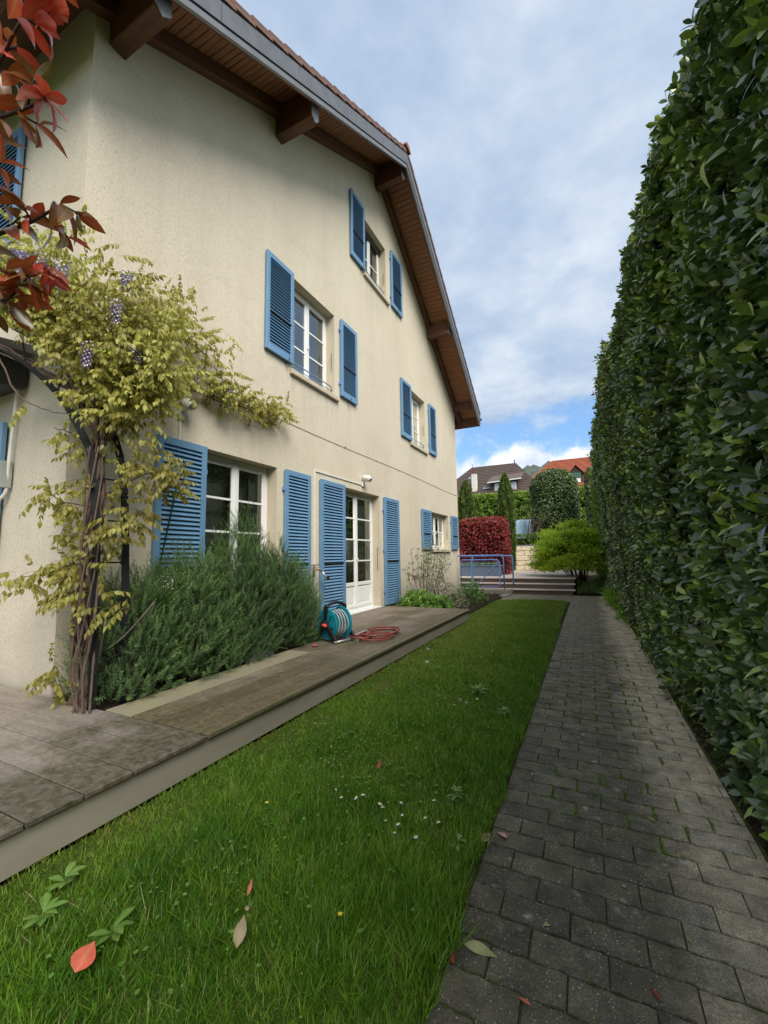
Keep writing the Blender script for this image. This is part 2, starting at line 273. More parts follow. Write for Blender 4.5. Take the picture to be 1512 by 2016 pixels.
M['brighthedge'] = tintmat('bright_hedge_leaf', [(0, (0.05, 0.095, 0.015)), (0.5, (0.14, 0.24, 0.025)), (1, (0.32, 0.44, 0.05))], 0.5, 0.2, 0.3)
M['fern'] = tintmat('fern_frond', [(0, (0.07, 0.16, 0.012)), (0.5, (0.15, 0.30, 0.02)), (1, (0.26, 0.42, 0.04))], 0.5, 0.3, 0.3)
M['bedleaf'] = tintmat('garden_leaf', [(0, (0.06, 0.13, 0.025)), (0.5, (0.12, 0.25, 0.045)), (1, (0.22, 0.38, 0.06))], 0.45, 0.25, 0.4)
M['greyleaf'] = tintmat('grey_green_leaf', [(0, (0.10, 0.13, 0.06)), (0.5, (0.20, 0.23, 0.12)), (1, (0.42, 0.40, 0.28))], 0.6, 0.2, 0.3)
M['weedleaf'] = tintmat('weed_leaf', [(0, (0.05, 0.12, 0.015)), (0.5, (0.10, 0.22, 0.025)), (1, (0.18, 0.32, 0.06))], 0.5, 0.2, 0.4)
M['litter'] = tintmat('fallen_leaf_skin', [(0, (0.30, 0.025, 0.015)), (0.33, (0.62, 0.12, 0.06)), (0.6, (0.62, 0.30, 0.22)), (0.8, (0.38, 0.30, 0.17)), (1, (0.42, 0.42, 0.16))], 0.5, 0.1, 0.4, (0.5, 0.2, 0.1))

# ---------------------------------------------------------------- helpers
WL = {}
def tag(o, label=None, cat=None, group=None, kind=None):
    if label: o['label'] = label
    if cat: o['category'] = cat
    if group: o['group'] = group
    if kind: o['kind'] = kind
    return o
def link(o, parent=None, w=(0, 0, 0)):
    COL.objects.link(o); w = Vector(w)
    if parent is not None: o.parent = parent; o.location = w - WL[parent.name]
    else: o.location = w
    WL[o.name] = w; return o
def thing(name, label, cat, loc, group=None, kind=None):
    o = bpy.data.objects.new(name, None); o.empty_display_size = 0.1; link(o, None, loc)
    return tag(o, label, cat, group, kind)
def place(name, mesh, parent=None, w=(0, 0, 0), rot=None, scale=None):
    o = bpy.data.objects.new(name, mesh); link(o, parent, w)
    if rot is not None: o.rotation_euler = rot
    if scale is not None: o.scale = scale if hasattr(scale, '__len__') else (scale,)*3
    return o
class MB:
    def __init__(s): s.v = []; s.f = []; s.t = []
    def add(s, vs, fs, tint=0.5):
        n = len(s.v); s.v += [tuple(p) for p in vs]; s.f += [tuple(i+n for i in f) for f in fs]; s.t += [tint]*len(vs); return s
    def box(s, x0, x1, y0, y1, z0, z1):
        return s.add([(x0,y0,z0),(x1,y0,z0),(x1,y1,z0),(x0,y1,z0),(x0,y0,z1),(x1,y0,z1),(x1,y1,z1),(x0,y1,z1)],
                     [(0,3,2,1),(4,5,6,7),(0,1,5,4),(1,2,6,5),(2,3,7,6),(3,0,4,7)])
    def prism(s, poly, ext):
        n = len(poly); e = Vector(ext); a = [Vector(p) for p in poly]; b = [p+e for p in a]
        return s.add(a+b, [tuple(range(n))[::-1], tuple(range(n, 2*n))]+[(i, (i+1) % n, (i+1) % n+n, i+n) for i in range(n)])
    def tube(s, pts, r, seg=8, cap=True, tint=0.5):
        pts = [Vector(p) for p in pts]; n = len(pts); rr = r if hasattr(r, '__len__') else [r]*n
        vs = []; up = Vector((0, 0, 1)); prev = None
        for i, p in enumerate(pts):
            d = (pts[min(i+1, n-1)]-pts[max(i-1, 0)]).normalized()
            if prev is None:
                a = d.cross(up); a = a if a.length > 1e-3 else Vector((1, 0, 0)); a.normalize()
            else:
                a = prev - d*prev.dot(d); a = a.normalized() if a.length > 1e-5 else Vector((1, 0, 0))
            prev = a; b = d.cross(a)
            for k in range(seg):
                q = 2*PI*k/seg; vs.append(p+(a*math.cos(q)+b*math.sin(q))*rr[i])
        fs = [(i*seg+k, i*seg+(k+1) % seg, (i+1)*seg+(k+1) % seg, (i+1)*seg+k) for i in range(n-1) for k in range(seg)]
        if cap: fs += [tuple(range(seg))[::-1], tuple(range((n-1)*seg, n*seg))]
        return s.add(vs, fs, tint)
    def mesh(s, name, m, origin=(0, 0, 0), smooth=False, bevel=0.0):
        me = bpy.data.meshes.new(name); o = Vector(origin)
        me.from_pydata([Vector(p)-o for p in s.v], [], s.f); me.materials.append(m)
        if any(abs(t-0.5) > 1e-6 for t in s.t):
            a = me.attributes.new('tint', 'FLOAT', 'POINT'); a.data.foreach_set('value', s.t)
        bm = bmesh.new(); bm.from_mesh(me); bmesh.ops.recalc_face_normals(bm, faces=bm.faces)
        if bevel: bmesh.ops.bevel(bm, geom=bm.edges[:], offset=bevel, segments=1, affect='EDGES', clamp_overlap=True)
        bm.to_mesh(me); bm.free()
        if smooth:
            me.polygons.foreach_set('use_smooth', [True]*len(me.polygons))
        return me
    def build(s, name, m, parent=None, origin=None, smooth=False, bevel=0.0):
        if origin is None: origin = WL[parent.name] if parent is not None else (0, 0, 0)
        return place(name, s.mesh(name, m, origin, smooth, bevel), parent, origin)
def spline(pts, n=6):
    """Catmull-Rom through points"""
    P = [Vector(p) for p in pts]; P = [P[0]*2-P[1]]+P+[P[-1]*2-P[-2]]; o = []
    for i in range(1, len(P)-2):
        for k in range(n):
            t = k/n; a, b, c, d = P[i-1:i+3]
            o.append(0.5*((2*b)+(c-a)*t+(2*a-5*b+4*c-d)*t*t+(3*b-a-3*c+d)*t**3))
    o.append(P[-2]); return o
def leafgeo(L=1.0, Wd=0.4, fold=0.25, curl=0.3, nseg=3, tipw=0.0, shape=None):
    """a folded, curled leaf along +Y, upper side +Z"""
    sh = shape or [0.0, 0.85, 1.0, 0.62, 0.0]
    ts = np.linspace(0, 1, nseg+1); vs = [(0, 0, 0)]; fs = []
    def row(t):
        w = np.interp(t, np.linspace(0, 1, len(sh)), sh)*Wd/2; z = -curl*t*t*L
        return [(-w, t*L, z+fold*w), (0, t*L, z), (w, t*L, z+fold*w)]
    for t in ts[1:-1]: vs += row(t)
    vs.append((0, L, -curl*L)); n = len(vs)-1
    fs += [(0, 2, 1), (0, 3, 2)]
    for k in range(len(ts)-3):
        a = 1+3*k; b = a+3; fs += [(a, a+1, b+1, b), (a+1, a+2, b+2, b+1)]
    a = n-3; fs += [(a, a+1, n), (a+1, a+2, n)]
    return np.array(vs, float), fs
def frames(dirs, ups):
    """rotation matrices with +Y along dirs, +Z near ups"""
    y = dirs/np.linalg.norm(dirs, axis=1, keepdims=True)
    x = np.cross(y, ups); x /= np.maximum(np.linalg.norm(x, axis=1, keepdims=True), 1e-6)
    z = np.cross(x, y); return np.stack([x, y, z], axis=2)
def scatter_mesh(name, proto, Rm, T, sc, tint, m, origin=(0, 0, 0), smooth=True, ptint=None):
    """many copies of a small shape joined into one mesh (numpy)"""
    V, F = proto; n = len(T); nv = len(V); sc = np.asarray(sc, float)
    if sc.ndim == 1: sc = np.repeat(sc[:, None], 3, 1)
    P = np.einsum('nij,nvj->nvi', Rm, V[None]*sc[:, None, :])+T[:, None, :]-np.array(origin)
    loops = np.concatenate([np.array(f) for f in F]); tot = np.array([len(f) for f in F]); nl = len(loops)
    st = np.concatenate([[0], np.cumsum(tot)[:-1]])
    me = bpy.data.meshes.new(name); me.vertices.add(n*nv); me.loops.add(n*nl); me.polygons.add(n*len(F))
    me.vertices.foreach_set('co', P.reshape(-1).astype(np.float32))
    me.loops.foreach_set('vertex_index', (loops[None]+np.arange(n)[:, None]*nv).reshape(-1).astype(np.int32))
    me.polygons.foreach_set('loop_start', (st[None]+np.arange(n)[:, None]*nl).reshape(-1).astype(np.int32))
    me.polygons.foreach_set('use_smooth', np.full(n*len(F), smooth))
    me.update(calc_edges=True); me.materials.append(m)
    a = me.attributes.new('tint', 'FLOAT', 'POINT'); tv = np.repeat(np.asarray(tint, float)[:, None], nv, 1)
    if ptint is not None: tv = np.clip(tv+ptint[None], 0, 1)
    a.data.foreach_set('value', tv.reshape(-1).astype(np.float32)); return me
def geo_mesh(name, V, F, m, tint=0.5, smooth=True):
    me = bpy.data.meshes.new(name); me.from_pydata([tuple(p) for p in V], [], F); me.materials.append(m)
    a = me.attributes.new('tint', 'FLOAT', 'POINT'); a.data.foreach_set('value', [float(tint)]*len(V) if np.isscalar(tint) else list(tint))
    r_ = me.attributes.new('rib', 'FLOAT', 'POINT'); r_.data.foreach_set('value', [1.0 if abs(p[0]) < 1e-6 else 0.0 for p in V])
    me.polygons.foreach_set('use_smooth', [smooth]*len(me.polygons)); return me
def cluster(proto, dirs, ups, offs, scs):
    """join several copies of a proto into a bigger proto (sprig)"""
    V, F = proto; Rm = frames(np.array(dirs, float), np.array(ups, float)); VV = []; FF = []
    for i in range(len(dirs)):
        VV.append(V@Rm[i].T*scs[i]+np.array(offs[i])); FF += [tuple(k+i*len(V) for k in f) for f in F]
    return np.concatenate(VV), FF
def rnd_dirs(n):
    a = rng.normal(size=(n, 3)); return a/np.linalg.norm(a, axis=1, keepdims=True)
def eul(Rm): return Matrix([list(r) for r in Rm]).to_euler()

# ---------------------------------------------------------------- ground, water level, hills
TX = 1.7
def sheet(name, rects, m, z):
    b = MB()
    for (x0, x1, y0, y1) in rects: b.add([(x0,y0,z),(x1,y0,z),(x1,y1,z),(x0,y1,z)], [(0,1,2,3)])
    return tag(b.build(name, m), kind='structure')
sheet('ground', [(-900, 900, -600, 20.9)], M['meadow'], -0.03)
tag(MB().add([(-900,21.2,TX),(900,21.2,TX),(900,36,TX),(-900,36,TX),(900,56,4.4),(-900,56,4.4),(900,95,8),(-900,95,8),(900,1400,60),(-900,1400,60)],
             [(0,1,2,3),(3,2,4,5),(5,4,6,7),(7,6,8,9)]).build('upper_garden_ground', M['meadow']), kind='structure')
b = MB(); nx, ny = 70, 16; vs = []
for j in range(ny+1):
    for i in range(nx+1):
        x = -420+620*i/nx; y = 430+240*j/ny; t = j/ny
        ridge = 96+16*math.exp(-((x+250)/90)**2)+6*(1-math.exp(-((x+75)/60)**2)) if x > -75 else 86+16*math.exp(-((x+250)/90)**2)
        h = 20+ridge*math.sin(min(1, t*1.5)*PI/2)+3.2*math.sin(x*0.23+j)+2.6*math.sin(x*0.51+j*2.1)+random.uniform(-1.6, 1.6)
        vs.append((x, y, h))
b.add(vs, [(j*(nx+1)+i, j*(nx+1)+i+1, (j+1)*(nx+1)+i+1, (j+1)*(nx+1)+i) for j in range(ny) for i in range(nx)])
tag(b.build('hill', M['forest'], smooth=True), kind='structure')

# ---------------------------------------------------------------- the house
WX = -4.11; DZ = 0.214; RY = 8.27; SL, SR = 0.61, 0.655; YA, YB = 2.01, 14.5
house = thing('house', 'cream rendered house with blue shutters and a deep brown timbered gable roof', 'house', (WX, YA, 0))
def roofz(y, base=10.68): return base-(SL*(RY-y) if y < RY else SR*(y-RY))
OP = {'w1': (5.12, 6.38, 4.33, 5.94), 'w2': (7.62, 8.74, 7.62, 8.98), 'w3': (10.15, 11.30, 4.36, 5.87),
      'g1': (3.50, 4.79, 0.24, 2.665), 'door': (6.68, 8.20, 0.24, 2.65), 'w4': (11.50, 13.30, 1.50, 2.61)}
def wallmesh():
    bm = bmesh.new(); edges = []
    def loop(pts):
        v = [bm.verts.new(p) for p in pts]; return [bm.edges.new((v[i], v[(i+1) % len(v)])) for i in range(len(v))]
    edges += loop([(WX, YA, 0), (WX, YB, 0), (WX, YB, roofz(YB, 10.85)), (WX, RY, 10.85), (WX, YA, roofz(YA, 10.85))])
    for (y0, y1, z0, z1) in OP.values(): edges += loop([(WX, y0, z0), (WX, y1, z0), (WX, y1, z1), (WX, y0, z1)])
    bmesh.ops.triangle_fill(bm, edges=edges, use_beauty=True, normal=(1, 0, 0))
    for f in bm.faces:
        if f.normal.x < 0: f.normal_flip()
    XB = -13.0
    def q(*p): bm.faces.new([bm.verts.new(a) for a in p])
    q((XB, YA, 0), (WX, YA, 0), (WX, YA, roofz(YA, 10.85)), (XB, YA, roofz(YA, 10.85)))
    q((WX, YB, 0), (XB, YB, 0), (XB, YB, roofz(YB, 10.85)), (WX, YB, roofz(YB, 10.85)))
    q((XB, YB, 0), (XB, YA, 0), (XB, YA, 6.9), (XB, YB, 6.9))
    me = bpy.data.meshes.new('wall')
    o = Vector((WX, YA, 0)); bmesh.ops.translate(bm, verts=bm.verts, vec=-o); bm.to_mesh(me); bm.free(); me.materials.append(M['stucco']); return me
place('wall', wallmesh(), house, (WX, YA, 0))
# rooms behind the openings
def rooms():
    b = MB()
    for (y0, y1, z0, z1) in OP.values():
        b.add([(WX-1.15, y0-0.6, z0-0.4), (WX-1.15, y1+0.9, z0-0.4), (WX-1.15, y1+0.9, z1+0.3), (WX-1.15, y0-0.6, z1+0.3),
               (WX-0.23, y0-0.6, z0-0.4), (WX-0.23, y1+0.9, z0-0.4), (WX-0.23, y1+0.9, z1+0.3), (WX-0.23, y0-0.6, z1+0.3)],
              [(0,1,2,3), (0,1,5,4), (3,2,6,7), (0,3,7,4), (1,2,6,5)])
    b.build('room_lining', M['room'], house)
rooms()
def cubemesh(name, m, dx, dy, dz, bevel=0.0): return MB().box(-dx/2, dx/2, -dy/2, dy/2, -dz/2, dz/2).mesh(name, m, (0, 0, 0), False, bevel)
XF = WX-0.17          # front of the window frames
def window(key, name, rows, cols=1, panel=0.0, curtains=None, label=None):
    y0, y1, z0, z1 = OP[key]; rv = MB(); d = 0.22
    rv.add([(WX,y0,z0),(WX,y1,z0),(WX,y1,z1),(WX,y0,z1),(WX-d,y0,z0),(WX-d,y1,z0),(WX-d,y1,z1),(WX-d,y0,z1)],
           [(0,1,5,4),(1,2,6,5),(2,3,7,6),(3,0,4,7)])
    rv.build('reveal', M['reveal'], house)
    w = MB(); fr = 0.055; x0, x1 = XF-0.05, XF-0.012
    w.box(x0, x1, y0, y0+fr, z0, z1).box(x0, x1, y1-fr, y1, z0, z1).box(x0, x1, y0+fr, y1-fr, z1-fr, z1).box(x0, x1, y0+fr, y1-fr, z0, z0+fr)
    wo = w.build(name, M['white'], house, bevel=0.004); 
    if label: wo['label'] = label
    ym = (y0+y1)/2; st = 0.06
    for (a, c) in ((y0+fr+0.004, ym-0.004), (ym+0.004, y1-fr-0.004)):
        zb = z0+fr+0.004; zt = z1-fr-0.004; s = MB(); X0, X1 = XF-0.042, XF
        zlow = zb+st+panel
        s.box(X0, X1, a, a+st, zb, zt).box(X0, X1, c-st, c, zb, zt).box(X0, X1, a+st, c-st, zt-st, zt).box(X0, X1, a+st, c-st, zb, zb+st)
        if panel: s.box(X0, X1, a+st, c-st, zlow-0.05, zlow+0.02)
        so_ = s.build('sash', M['white'], wo, bevel=0.004)
        if panel: MB().box(X0+0.008, X1-0.014, a+st+0.03, c-st-0.03, zb+st+0.03, zlow-0.08).build('door_panel', M['white'], wo, bevel=0.01); MB().box(X0+0.005, X1-0.024, a+st, c-st, zb+st, zlow-0.05).build('panel_back', M['white'], wo)
        ga, gc, gb, gt = a+st, c-st, (zlow+0.02 if panel else zb+st), zt-st
        for i in range(1, rows):
            zc = gb+(gt-gb)*i/rows; MB().box(XF-0.03, XF-0.004, ga, gc, zc-0.014, zc+0.014).build('muntin', M['white'], wo)
        for j in range(1, cols):
            yc = ga+(gc-ga)*j/cols
            for i in range(rows):
                MB().box(XF-0.029, XF-0.005, yc-0.012, yc+0.012, gb+(gt-gb)*i/rows+0.016, gb+(gt-gb)*(i+1)/rows-0.016).build('muntin', M['white'], wo)
        for i in range(rows):
            for j in range(cols):
                p0, p1 = gb+(gt-gb)*i/rows, gb+(gt-gb)*(i+1)/rows; r0, r1 = ga+(gc-ga)*j/cols, ga+(gc-ga)*(j+1)/cols
                MB().add([(XF-0.018,r0,p0),(XF-0.018,r1,p0),(XF-0.018,r1,p1),(XF-0.018,r0,p1)], [(0,1,2,3)]).build('pane', M['glass'], wo)
    MB().box(XF, XF+0.012, ym-0.03, ym+0.03, z0+fr, z1-fr).build('meeting_strip', M['white'], wo, bevel=0.003)
    MB().box(XF+0.012, XF+0.05, ym-0.012, ym+0.012, z0+(z1-z0)*0.42, z0+(z1-z0)*0.42+0.03).build('handle', M['whiteplas'], wo, bevel=0.004)
    for ci, (a, c) in enumerate(([(y0+0.05, y1-0.05)] if panel else [])+(curtains or [])):
        nett = panel and ci == 0; n = 14; vs = []
        for k in range(n+1):
            y = a+(c-a)*k/n; x = XF-(0.28 if nett else 0.16)+0.02*math.sin(k*2.1); vs += [(x, y, z0+0.05), (x, y, z1-0.05)]
        MB().add(vs, [(2*k, 2*k+2, 2*k+3, 2*k+1) for k in range(n)]).build('curtain', M['netting' if nett else 'curtain'], wo, smooth=True)
    # stay rod on the far reveal
    MB().tube([(WX-0.05, y1-0.012, z0+0.32*(z1-z0)), (WX-0.05, y1-0.03, z0+0.33*(z1-z0)), (WX-0.05, y1-0.03, z0+0.52*(z1-z0)), (WX-0.05, y1-0.012, z0+0.53*(z1-z0))], 0.005, 5).build('shutter_stay', M['darkmetal'], house)
    return wo
window('w1', 'window', 3, 1, 0, [(5.2, 5.62), (5.78, 5.98)])
window('w2', 'window', 2, 1, 0, [(7.7, 7.9)])
window('w3', 'window', 3, 1, 0, [(10.72, 10.86), (11.05, 11.25)])
window('g1', 'french_door', 4, 1, 0.42, [(4.22, 4.36), (4.55, 4.78)])
window('door', 'french_door', 4, 1, 0.42, [(6.76, 7.1), (7.72, 8.1)])
window('w4', 'window', 2, 2, 0, [(11.7, 12.3), (12.45, 13.2)])
MB().box(XF-0.012+0.001, XF+0.03, 7.64, 8.73, 8.84, 8.975).build('blind_box', M['darkmetal'], house)
for key, over in (('w1', 0.10), ('w2', 0.12), ('w3', 0.10), ('w4', 0.08)):
    y0, y1, z0, z1 = OP[key]
    MB().box(WX-0.19, WX+0.06, y0-0.06, y1+over, z0-0.085, z0-0.002).build('window_sill', M['sill'], house, bevel=0.006)
MB().box(WX-0.2, WX+0.03, 6.70, 8.18, DZ+0.002, DZ+0.03).build('door_threshold', M['white'], house, bevel=0.004)
for key in ('w1', 'w2', 'w3'):
    y0, y1, z0, z1 = OP[key]; b = MB()
    for k, zr in enumerate((z0+0.09, z0+0.17)):
        if k == 0 and key != 'w1': pass
        pts = [(WX-0.10, y0+0.01, zr), (WX-0.035, y0+0.05, zr), (WX-0.03, y1-0.08, zr), (WX-0.05, y1-0.03, zr-0.03), (WX-0.06, y1-0.005, zr-0.05)]
        b.tube(pts, 0.011 if k else 0.008, 8)
    b.build('window_railing', M['blue'], house, smooth=True)

# shutters: frame, mid rail, louvre slats
slat_cache = {}
def shutter(y0, y1, z0, z1, hinge_right, mid=0.40, label=None):
    w = y1-y0; X0, X1 = WX+0.022, WX+0.062; st = 0.085 if w > 0.7 else 0.07; tr, br = 0.085, 0.11
    f = MB(); zc = z0+(z1-z0)*mid
    f.box(X0, X1, y0, y0+st, z0, z1).box(X0, X1, y1-st, y1, z0, z1).box(X0+0.001, X1-0.001, y0+st, y1-st, z1-tr, z1).box(X0+0.001, X1-0.001, y0+st, y1-st, z0, z0+br)
    o = f.build('shutter', M['blue'], house, bevel=0.003)
    if label: o['label'] = label
    mr = MB().box(X0+0.006, X1+0.008, y0+st, y1-st, zc-0.010, zc+0.012).build('mid_rail', M['darkmetal'], o)
    mr['label'] = 'dark bar across the shutter'
    key = round(w-2*st, 3)
    if key not in slat_cache:
        s = MB(); h = key/2; a = math.radians(52)
        prof = [(-0.021, -0.0035), (0.021, -0.0035), (0.0235, 0), (0.021, 0.0035), (-0.021, 0.0035)]
        P = [(-h, ) for _ in prof]; pl = [(u*math.cos(a)-v*math.sin(a), -h, -(u*math.sin(a)+v*math.cos(a))) for u, v in prof]
        slat_cache[key] = s.prism(pl, (0, 2*h, 0)).mesh('slat', M['blue'], (0, 0, 0))
    for (a, c) in ((z0+br, zc-0.012), (zc+0.014, z1-tr)):
        n = max(3, round((c-a)/0.052))
        for i in range(n): place('slat', slat_cache[key], o, ((X0+X1)/2, (y0+y1)/2, a+(c-a)*(i+0.5)/n))
    MB().box(X0-0.016, X0-0.001, y0+0.01, y1-0.01, z0+0.02, z1-0.02).build('backing_board', M['blue'], o)
    yh = y1+0.025 if hinge_right else y0-0.025; s = 1 if hinge_right else -1
    for zh in ((z0+0.25, z1-0.22) if z1-z0 < 1.8 else (z0+0.3, (z0+z1)/2, z1-0.3)):
        MB().box(WX+0.001, WX+0.045, min(yh, yh-s*0.03), max(yh, yh-s*0.03), zh-0.03, zh+0.03).build('hinge', M['blue_rail'], o, bevel=0.003)
    if z0 > 1.0:
        yy = y1-0.14 if hinge_right else y0+0.3
        MB().tube([(WX+0.0, yy, z0-0.03), (WX+0.09, yy, z0-0.035), (WX+0.095, yy, z0+0.03), (WX+0.085, yy, z0+0.045)], 0.008, 6).tube([(WX+0.085, yy-0.05, z0-0.035), (WX+0.085, yy+0.05, z0-0.035)], 0.006, 5).build('shutter_catch', M['darkmetal'], o)
    return o
SH = [(2.83, 3.47, 0.25, 2.665, 1), (4.93, 5.57, 0.25, 2.665, 0), (5.86, 6.655, 0.24, 2.665, 1), (8.36, 9.16, 0.24, 2.655, 0),
      (4.46, 5.09, 4.40, 5.96, 1), (6.55, 7.17, 4.40, 5.96, 0), (6.97, 7.57, 7.62, 9.14, 1), (8.99, 9.65, 7.62, 9.14, 0),
      (9.47, 10.13, 4.38, 5.92, 1), (11.57, 12.17, 4.38, 5.92, 0), (10.74, 11.49, 1.48, 2.61, 1), (13.52, 14.26, 1.50, 2.64, 0)]
for a in SH: shutter(*a)

# left return wall: shutters of its windows (seen behind the climbers) built facing -Y
def left_shutter(x0, x1, z0, z1):
    Y0, Y1 = YA-0.065, YA-0.025; st = 0.07; f = MB()
    f.box(x0, x0+st, Y0, Y1, z0, z1).box(x1-st, x1, Y0, Y1, z0, z1).box(x0+st, x1-st, Y0+.001, Y1-.001, z1-0.08, z1).box(x0+st, x1-st, Y0+.001, Y1-.001, z0, z0+0.1)
    f.box(x0+st, x1-st, Y1-0.004, Y1, z0, z1)
    o = f.build('shutter', M['blue'], house, bevel=0.003); h = (x1-x0)/2-st
    if 'L' not in slat_cache:
        a = math.radians(66); prof = [(-0.028, -0.0035), (0.028, -0.0035), (0.0305, 0), (0.028, 0.0035), (-0.028, 0.0035)]
        slat_cache['L'] = MB().prism([(-h, -(u*math.cos(a)-v*math.sin(a)), -(u*math.sin(a)+v*math.cos(a))) for u, v in prof], (2*h, 0, 0)).mesh('slat', M['blue'])
    n = round((z1-z0-0.18)/0.052)
    for i in range(n): place('slat', slat_cache['L'], o, ((x0+x1)/2, (Y0+Y1)/2-0.003, z0+0.1+(z1-z0-0.18)*(i+0.5)/n))
left_shutter(-5.85, -5.17, 0.9, 2.72); left_shutter(-6.0, -5.30, 4.72, 6.1)

# roof: underside, rafters, purlins, verge boards and flashings, verge tiles
XO = -3.27; YE0, YE1 = 1.40, 15.05
def slope_prism(ya, yb, zb, zt, x0, x1):
    """solid following the roof slope between ya and yb; zb, zt are heights at the ridge"""
    pa = [(x0, ya, roofz(ya, zb)), (x0, yb, roofz(yb, zb)), (x0, yb, roofz(yb, zt)), (x0, ya, roofz(ya, zt))]
    return MB().prism(pa, (x1-x0, 0, 0))
roof = MB()
for (a, c) in ((YE0, RY), (RY, YE1)):
    s = slope_prism(a, c, 10.825, 10.93, -13.6, XO-0.03); roof.add(s.v, s.f)
roof = roof.build('roof', M['tile'], house)
for (a, c) in ((YE0+0.08, RY-0.002), (RY+0.002, YE1-0.08)):
    n = round((c-a)/0.10)
    for i in range(n):
        y0 = a+(c-a)*i/n; y1 = a+(c-a)*(i+1)/n
        dz = random.uniform(-0.003, 0.003)
        slope_prism(y0+0.006, y1-0.006, 10.80+dz, 10.822, WX+0.03, XO-0.03).build('soffit_board', M['wood_soffit'], roof)
for (a, c, nm) in ((YE0+0.06, RY-0.003, 0), (RY+0.003, YE1-0.06, 0)):
    slope_prism(a, c, 10.60, 10.795, WX+0.002, WX+0.125).build('rafter', M['wood_dark'], roof)
    slope_prism(a, c, 10.46, 10.824, XO-0.10, XO-0.055).build('verge_board', M['wood_dark'], roof)
    slope_prism(a, c, 10.43, 10.51, XO-0.05, XO-0.012).build('lower_verge_strip', M['zinc_light'], roof)
    L = c-a; n = 5
    for i in range(n):
        y0, y1 = a+L*i/n, a+L*(i+1)/n
        slope_prism(y0+0.004, y1-0.004, 10.535, 10.79, XO-0.05, XO).build('verge_flashing', M['zinc'], roof)
    slope_prism(a, c, 10.50, 10.80, XO-0.054, XO-0.02).build('verge_batten', M['black'], roof)
def tilemesh(slope, nm):
    t = 0.017; vs = [(-0.45, -0.19, -0.0), (0.012, -0.19, 0.0), (0.012, 0.19, 0), (-0.45, 0.19, 0)]
    b = MB().box(-0.45, 0.014, -0.19, 0.19, -t, t); b.box(-0.03, 0.016, -0.19, 0.185, -0.075, -t)
    for k in (-0.09,): b.tube([(k, -0.19, t), (k, 0.19, t)], 0.022, 6)
    return b.mesh(nm, M['tile'], (0, 0, 0), False, 0.004)
tm = tilemesh(0, 'verge_tile')
for s, (a, c), sl_ in ((1, (YE0+0.05, RY-0.1), SL), (-1, (RY+0.1, YE1-0.05), SR)):
    n = round(abs(c-a)/0.30)
    for i in range(n):
        y = a+(c-a)*(i+0.5)/n; ang = math.atan(sl_)*s
        place('verge_tile', tm, roof, (XO, y, roofz(y, 10.905)), (ang-0.085*s, 0, random.uniform(-0.01, 0.01)))
rc = MB(); 
for k in range(12):
    x1 = XO+0.04-0.4*k; x0 = x1-0.42
    pts = [(x0, RY+0.15*math.cos(q), 10.90+0.13*math.sin(q)+(0.012 if k % 2 else 0)) for q in np.linspace(0, PI, 8)]
    m_ = MB().prism(pts, (x1-x0, 0, 0))
    m_.build('ridge_tile', M['ridge'], roof)
MB().prism([(XO-0.05, YE1-0.06, 6.06), (XO-0.05, YE1+0.0, 6.06), (XO-0.05, YE1+0.0, roofz(YE1, 10.93)), (XO-0.05, YE1-0.06, roofz(YE1, 10.9))], (-10.3, 0, 0)).build('eave_board', M['wood_dark'], roof)
MB().prism([(XO-0.05, YE0+0.06, 6.36), (XO-0.05, YE0, 6.36), (XO-0.05, YE0, roofz(YE0, 10.93)), (XO-0.05, YE0+0.06, roofz(YE0, 10.9))], (-10.3, 0, 0)).build('eave_board', M['wood_dark'], roof)
g = [(XO+0.02, YE1+0.08+0.07*math.cos(q), 6.36+0.075*math.sin(q)) for q in np.linspace(PI, 2*PI, 9)]
MB().prism(g, (-10.0, 0, 0)).build('gutter', M['zinc'], roof)
PURL = [(2.23, 6.62, 0.5), (4.75, 8.08, 0.5), (8.30, 10.24, 0.52), (11.76, 8.06, 0.42), (14.38, 6.55, 0.34)]
for (y, zb, h) in PURL:
    zt = roofz(y, 10.795)-0.02; hw = 0.085
    p = MB().prism([(WX-0.2, y-hw, zb), (WX-0.2, y+hw, zb), (WX-0.2, y+hw, zt-0.02), (WX-0.2, y-hw, zt-0.02)], (0.2+0.70, 0, 0)).build('purlin', M['wood_dark'], house, bevel=0.008)
    MB().prism([(WX+0.705, y-hw-0.006, zt-0.05), (WX+0.705, y+hw+0.006, zt-0.05), (WX+0.705, y+hw+0.006, zb+0.05), (WX+0.705, y, zb-0.045), (WX+0.705, y-hw-0.006, zb+0.03)], (0.012, 0, 0)).build('end_cap', M['zinc_light'], p)
# thin cable clipped along the wall, conduit to the lamp
b = MB(); pts = [(WX+0.008, y, 3.43-0.012*math.sin((y-4.5)*0.9)) for y in np.linspace(4.4, 14.45, 30)]
b.tube(pts, 0.0035, 5)
for y in (6.75, 9.3, 12.0, 14.3): b.box(WX+0.001, WX+0.016, y-0.008, y+0.008, 3.42, 3.445)
b.build('wall_cable', M['barkdark'], house)
MB().box(WX+0.001, WX+0.018, 5.735, 5.755, 0.6, 2.80).box(WX+0.001, WX+0.018, 5.755, 7.38, 2.78, 2.80).build('conduit', M['whiteplas'], house)
MB().tube([(WX+0.02, 3.115, 3.0), (WX+0.02, 3.115, 2.3)], 0.013, 8).build('conduit', M['whiteplas'], house)
MB().tube(spline([(-4.96, YA-0.05, 3.35), (-4.97, YA-0.05, 3.0), (-5.03, YA-0.05, 2.2), (-5.06, YA-0.05, 1.98), (-5.2, YA-0.09, 1.9), (-5.45, YA-0.12, 1.88)], 5), 0.016, 8).build('drain_pipe', M['whiteplas'], house, smooth=True)
MB().box(-5.09, -5.02, YA-0.1, YA-0.02, 2.04, 2.3).build('pipe_bracket', M['concpale'], house)
